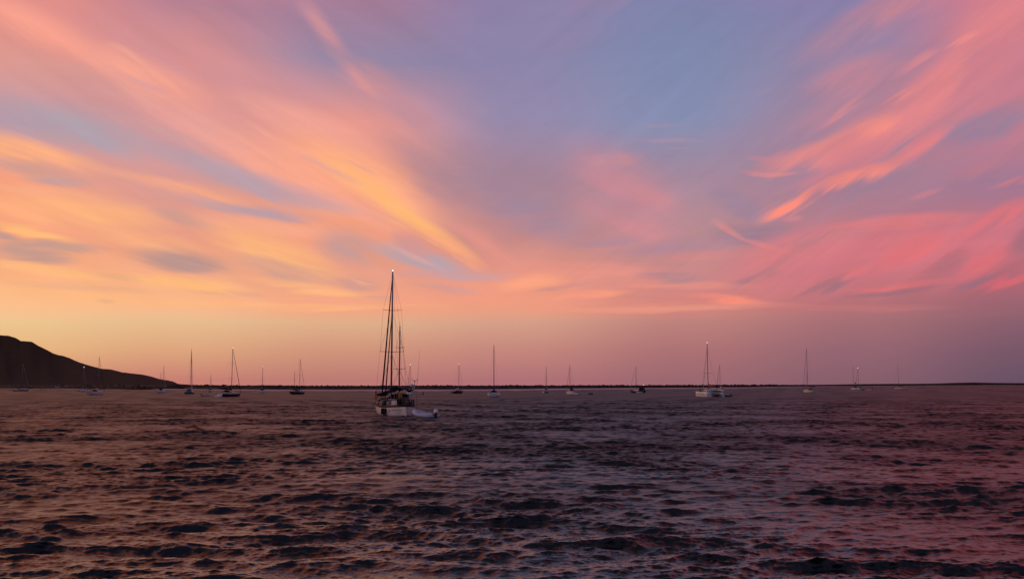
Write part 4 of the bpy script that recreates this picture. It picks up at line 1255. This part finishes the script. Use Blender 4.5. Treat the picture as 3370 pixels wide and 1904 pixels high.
    # exhaust port and worn name lettering following the port quarter
    def skin(x, z, off=.014, sg=1):
        i = int(np.clip(np.searchsorted([q[0].x for q in r], x), 1, len(r) - 1))
        def at(q):
            half = q[:n // 2 + 1]
            zs = [p.z for p in reversed(half)]; ys = [p.y for p in reversed(half)]
            return float(np.interp(z, zs, ys))
        a, b = r[i - 1], r[i]; f = (x - a[0].x) / (b[0].x - a[0].x)
        return Vector((x - off * .6, sg * (at(a) * (1 - f) + at(b) * f + off), z))
    m = MB()
    rndl = random.Random(2)
    x = -5.1
    for word in (1, 8, 4):                            # read from forward to aft on the port side
        for k in range(word):
            w = .095
            h = .15
            def seg(a, b, c_, d):
                m.add([skin(x - a, .66 + b), skin(x - c_, .66 + b), skin(x - c_, .66 + d), skin(x - a, .66 + d)], [(0, 1, 2, 3)])
            seg(0, 0, .022, h)
            if rndl.random() < .75: seg(.022, h - .03, w - .02, h)
            if rndl.random() < .6: seg(.022, h / 2 - .015, w - .025, h / 2 + .015)
            if rndl.random() < .55: seg(.022, 0, w - .02, .03)
            if rndl.random() < .6: seg(w - .02, 0, w, h)
            x -= w + .03
        x -= .11
    lt = m.build('name_lettering', M['letters'], t)
    m = MB(); c0 = skin(-4.75, .62, .02)
    ring = [skin(-4.75 + .10 * math.cos(q), .62 + .13 * math.sin(q), .02) for q in (2 * math.pi * k / 12 for k in range(12))]
    m.add([c0] + ring, [(0, k + 1, (k + 1) % 12 + 1) for k in range(12)]); m.build('exhaust_port', M['rubber'], t)
    return t, r, skin

ketch, K_RINGS, K_SKIN = build_ketch()

# fenders hung over the port quarter: one built, the others copied with their parts
def fender(label, p):
    t = thing('fender', label, 'fender', p, 0, 'black fenders on the ketch quarter')
    m = MB(); m.loft([[Vector((k * .125 * math.cos(q), k * .125 * math.sin(q), z)) for q in (2 * math.pi * j / 10 for j in range(10))] for z, k in ((-.40, .35), (-.36, .8), (-.28, 1), (.26, 1), (.34, .75), (.38, .3))])
    m.build('bladder', M['rubber'], t, smooth=True)
    m = MB(); m.tube([(0, 0, .36), (0, -.06, .72)], .014, 5); m.build('lanyard', M['rubber'], t)
    return t
def copy_tree(o, parent=None):
    c = o.copy(); COL.objects.link(c)
    if parent: c.parent = parent
    for ch in o.children: copy_tree(ch, c)
    return c
F0 = None
for x, lb in ((-3.9, 'black fender hanging closest to the ketch name lettering'), (-3.35, 'black fender hanging between its two neighbours on the ketch quarter'), (-2.75, 'black fender hanging farthest forward on the ketch quarter')):
    p = loc(ketch, K_SKIN(x, .52, .14))
    if F0 is None:
        F0 = fender(lb, p)
    else:
        c = copy_tree(F0); c.location = p; c['label'] = lb

def horseshoe(label, p, yaw, s=1.0, mat='yellow'):
    t = thing('lifebuoy', label, 'lifebuoy', p, yaw)
    m = MB(); pts = [(0, .10 * s * math.sin(q), -.1 * s + .26 * s * math.cos(q)) for q in np.linspace(-2.6, 2.6, 13)]
    m.tube(pts, .075 * s, 8); m.build('float_pad', M[mat], t, smooth=True)
    m = MB(); m.box((.0, 0, -.28 * s), (.10, .20 * s, .06)); m.build('strap', M['rubber'], t)
    return t
horseshoe('yellow rescue float hanging by the mizzen mast of the big ketch', loc(ketch, (-6.36, .55, 2.55)), ketch.rotation_euler.z, 1.25)
horseshoe('yellow rescue float hanging on the port shrouds of the big ketch', loc(ketch, (1.5, 2.15, 2.3)), ketch.rotation_euler.z, 1.1)

def slatted_crate(label, p, yaw):
    t = thing('crate', label, 'crate', p, yaw)
    m = MB()
    for z in (.06, .2, .34, .48):
        m.box((.26, 0, z), (.03, .6, .08)); m.box((-.26, 0, z), (.03, .6, .08)); m.box((0, .29, z), (.5, .03, .08)); m.box((0, -.29, z), (.5, .03, .08))
    for x in (-.24, .24):
        for y in (-.27, .27): m.box((x, y, .27), (.04, .04, .54))
    m.build('slats', M['tancanvas'], t)
    m = MB(); m.box((0, 0, .57), (.58, .64, .05)); m.build('lid', M['cream'], t, bevel=.01)
zc, yc = sheer_at(K_RINGS, -4.4)
slatted_crate('tan slatted crate on the port side deck of the big ketch', loc(ketch, (-4.4, yc - .45, zc + .45)), ketch.rotation_euler.z)

def bag(label, p, s, mat, nm='duffel_bag', catg='bag'):
    o = MB(); o.loft([[Vector((x * s[0], s[1] * k * math.cos(q), s[2] * (.5 + .5 * k * math.sin(q)))) for q in (2 * math.pi * j / 10 for j in range(10))] for x, k in ((-.5, .3), (-.42, .85), (0, 1), (.4, .9), (.5, .35))])
    b = o.build(nm, M[mat], None, smooth=True); b.location = p; b.rotation_euler = (0, 0, ketch.rotation_euler.z)
    return tag(b, label, catg)
zc, yc = sheer_at(K_RINGS, -1.2)
bag('orange bag lashed to the port rail of the big ketch', loc(ketch, (-.4, yc + .02, zc + .3)), (.8, .2, .45), 'orange')
zc, yc = sheer_at(K_RINGS, -2.6)
bag('dark blue bag on the port side deck of the big ketch', loc(ketch, (-2.2, yc - .35, zc + .3)), (.8, .3, .6), 'canvas')
flag('red pennant flying from the port shrouds of the big ketch', loc(ketch, (2.1, 1.95, 3.0)), ketch.rotation_euler.z + 2.6, .5, .42, 'red', 'pennant')
def can(label, p, mat):
    t = thing('jerry_can', label, 'jerry can', p, ketch.rotation_euler.z, 'jerry cans on the ketch')
    m = MB(); m.box((0, 0, .21), (.18, .34, .42)); m.build('body', M[mat], t, bevel=.03)
    m = MB(); m.tube([(0, -.1, .42), (0, -.1, .48)], .035, 7); m.build('cap', M['rubber'], t)
    m = MB(); m.tube([(0, -.02, .42), (0, .0, .47), (0, .12, .47), (0, .14, .42)], .016, 5); m.build('handle', M[mat], t)
zc, yc = sheer_at(K_RINGS, -5.6)
can('dark red jerry can in the starboard stern corner of the big ketch', loc(ketch, (-5.55, -yc + .3, zc + .0)), 'red')
can('black jerry can next to the red one on the big ketch', loc(ketch, (-5.2, -yc + .22, zc + .0)), 'rubber')

# grey inflatable lying off the stern of the ketch
inflatable('grey inflatable dinghy with white topped outboard beside the big ketch', 1400, 1374.5, -46, 3.35, 'tube', 'floor', cowl='white', lift=.28, r0=.25)
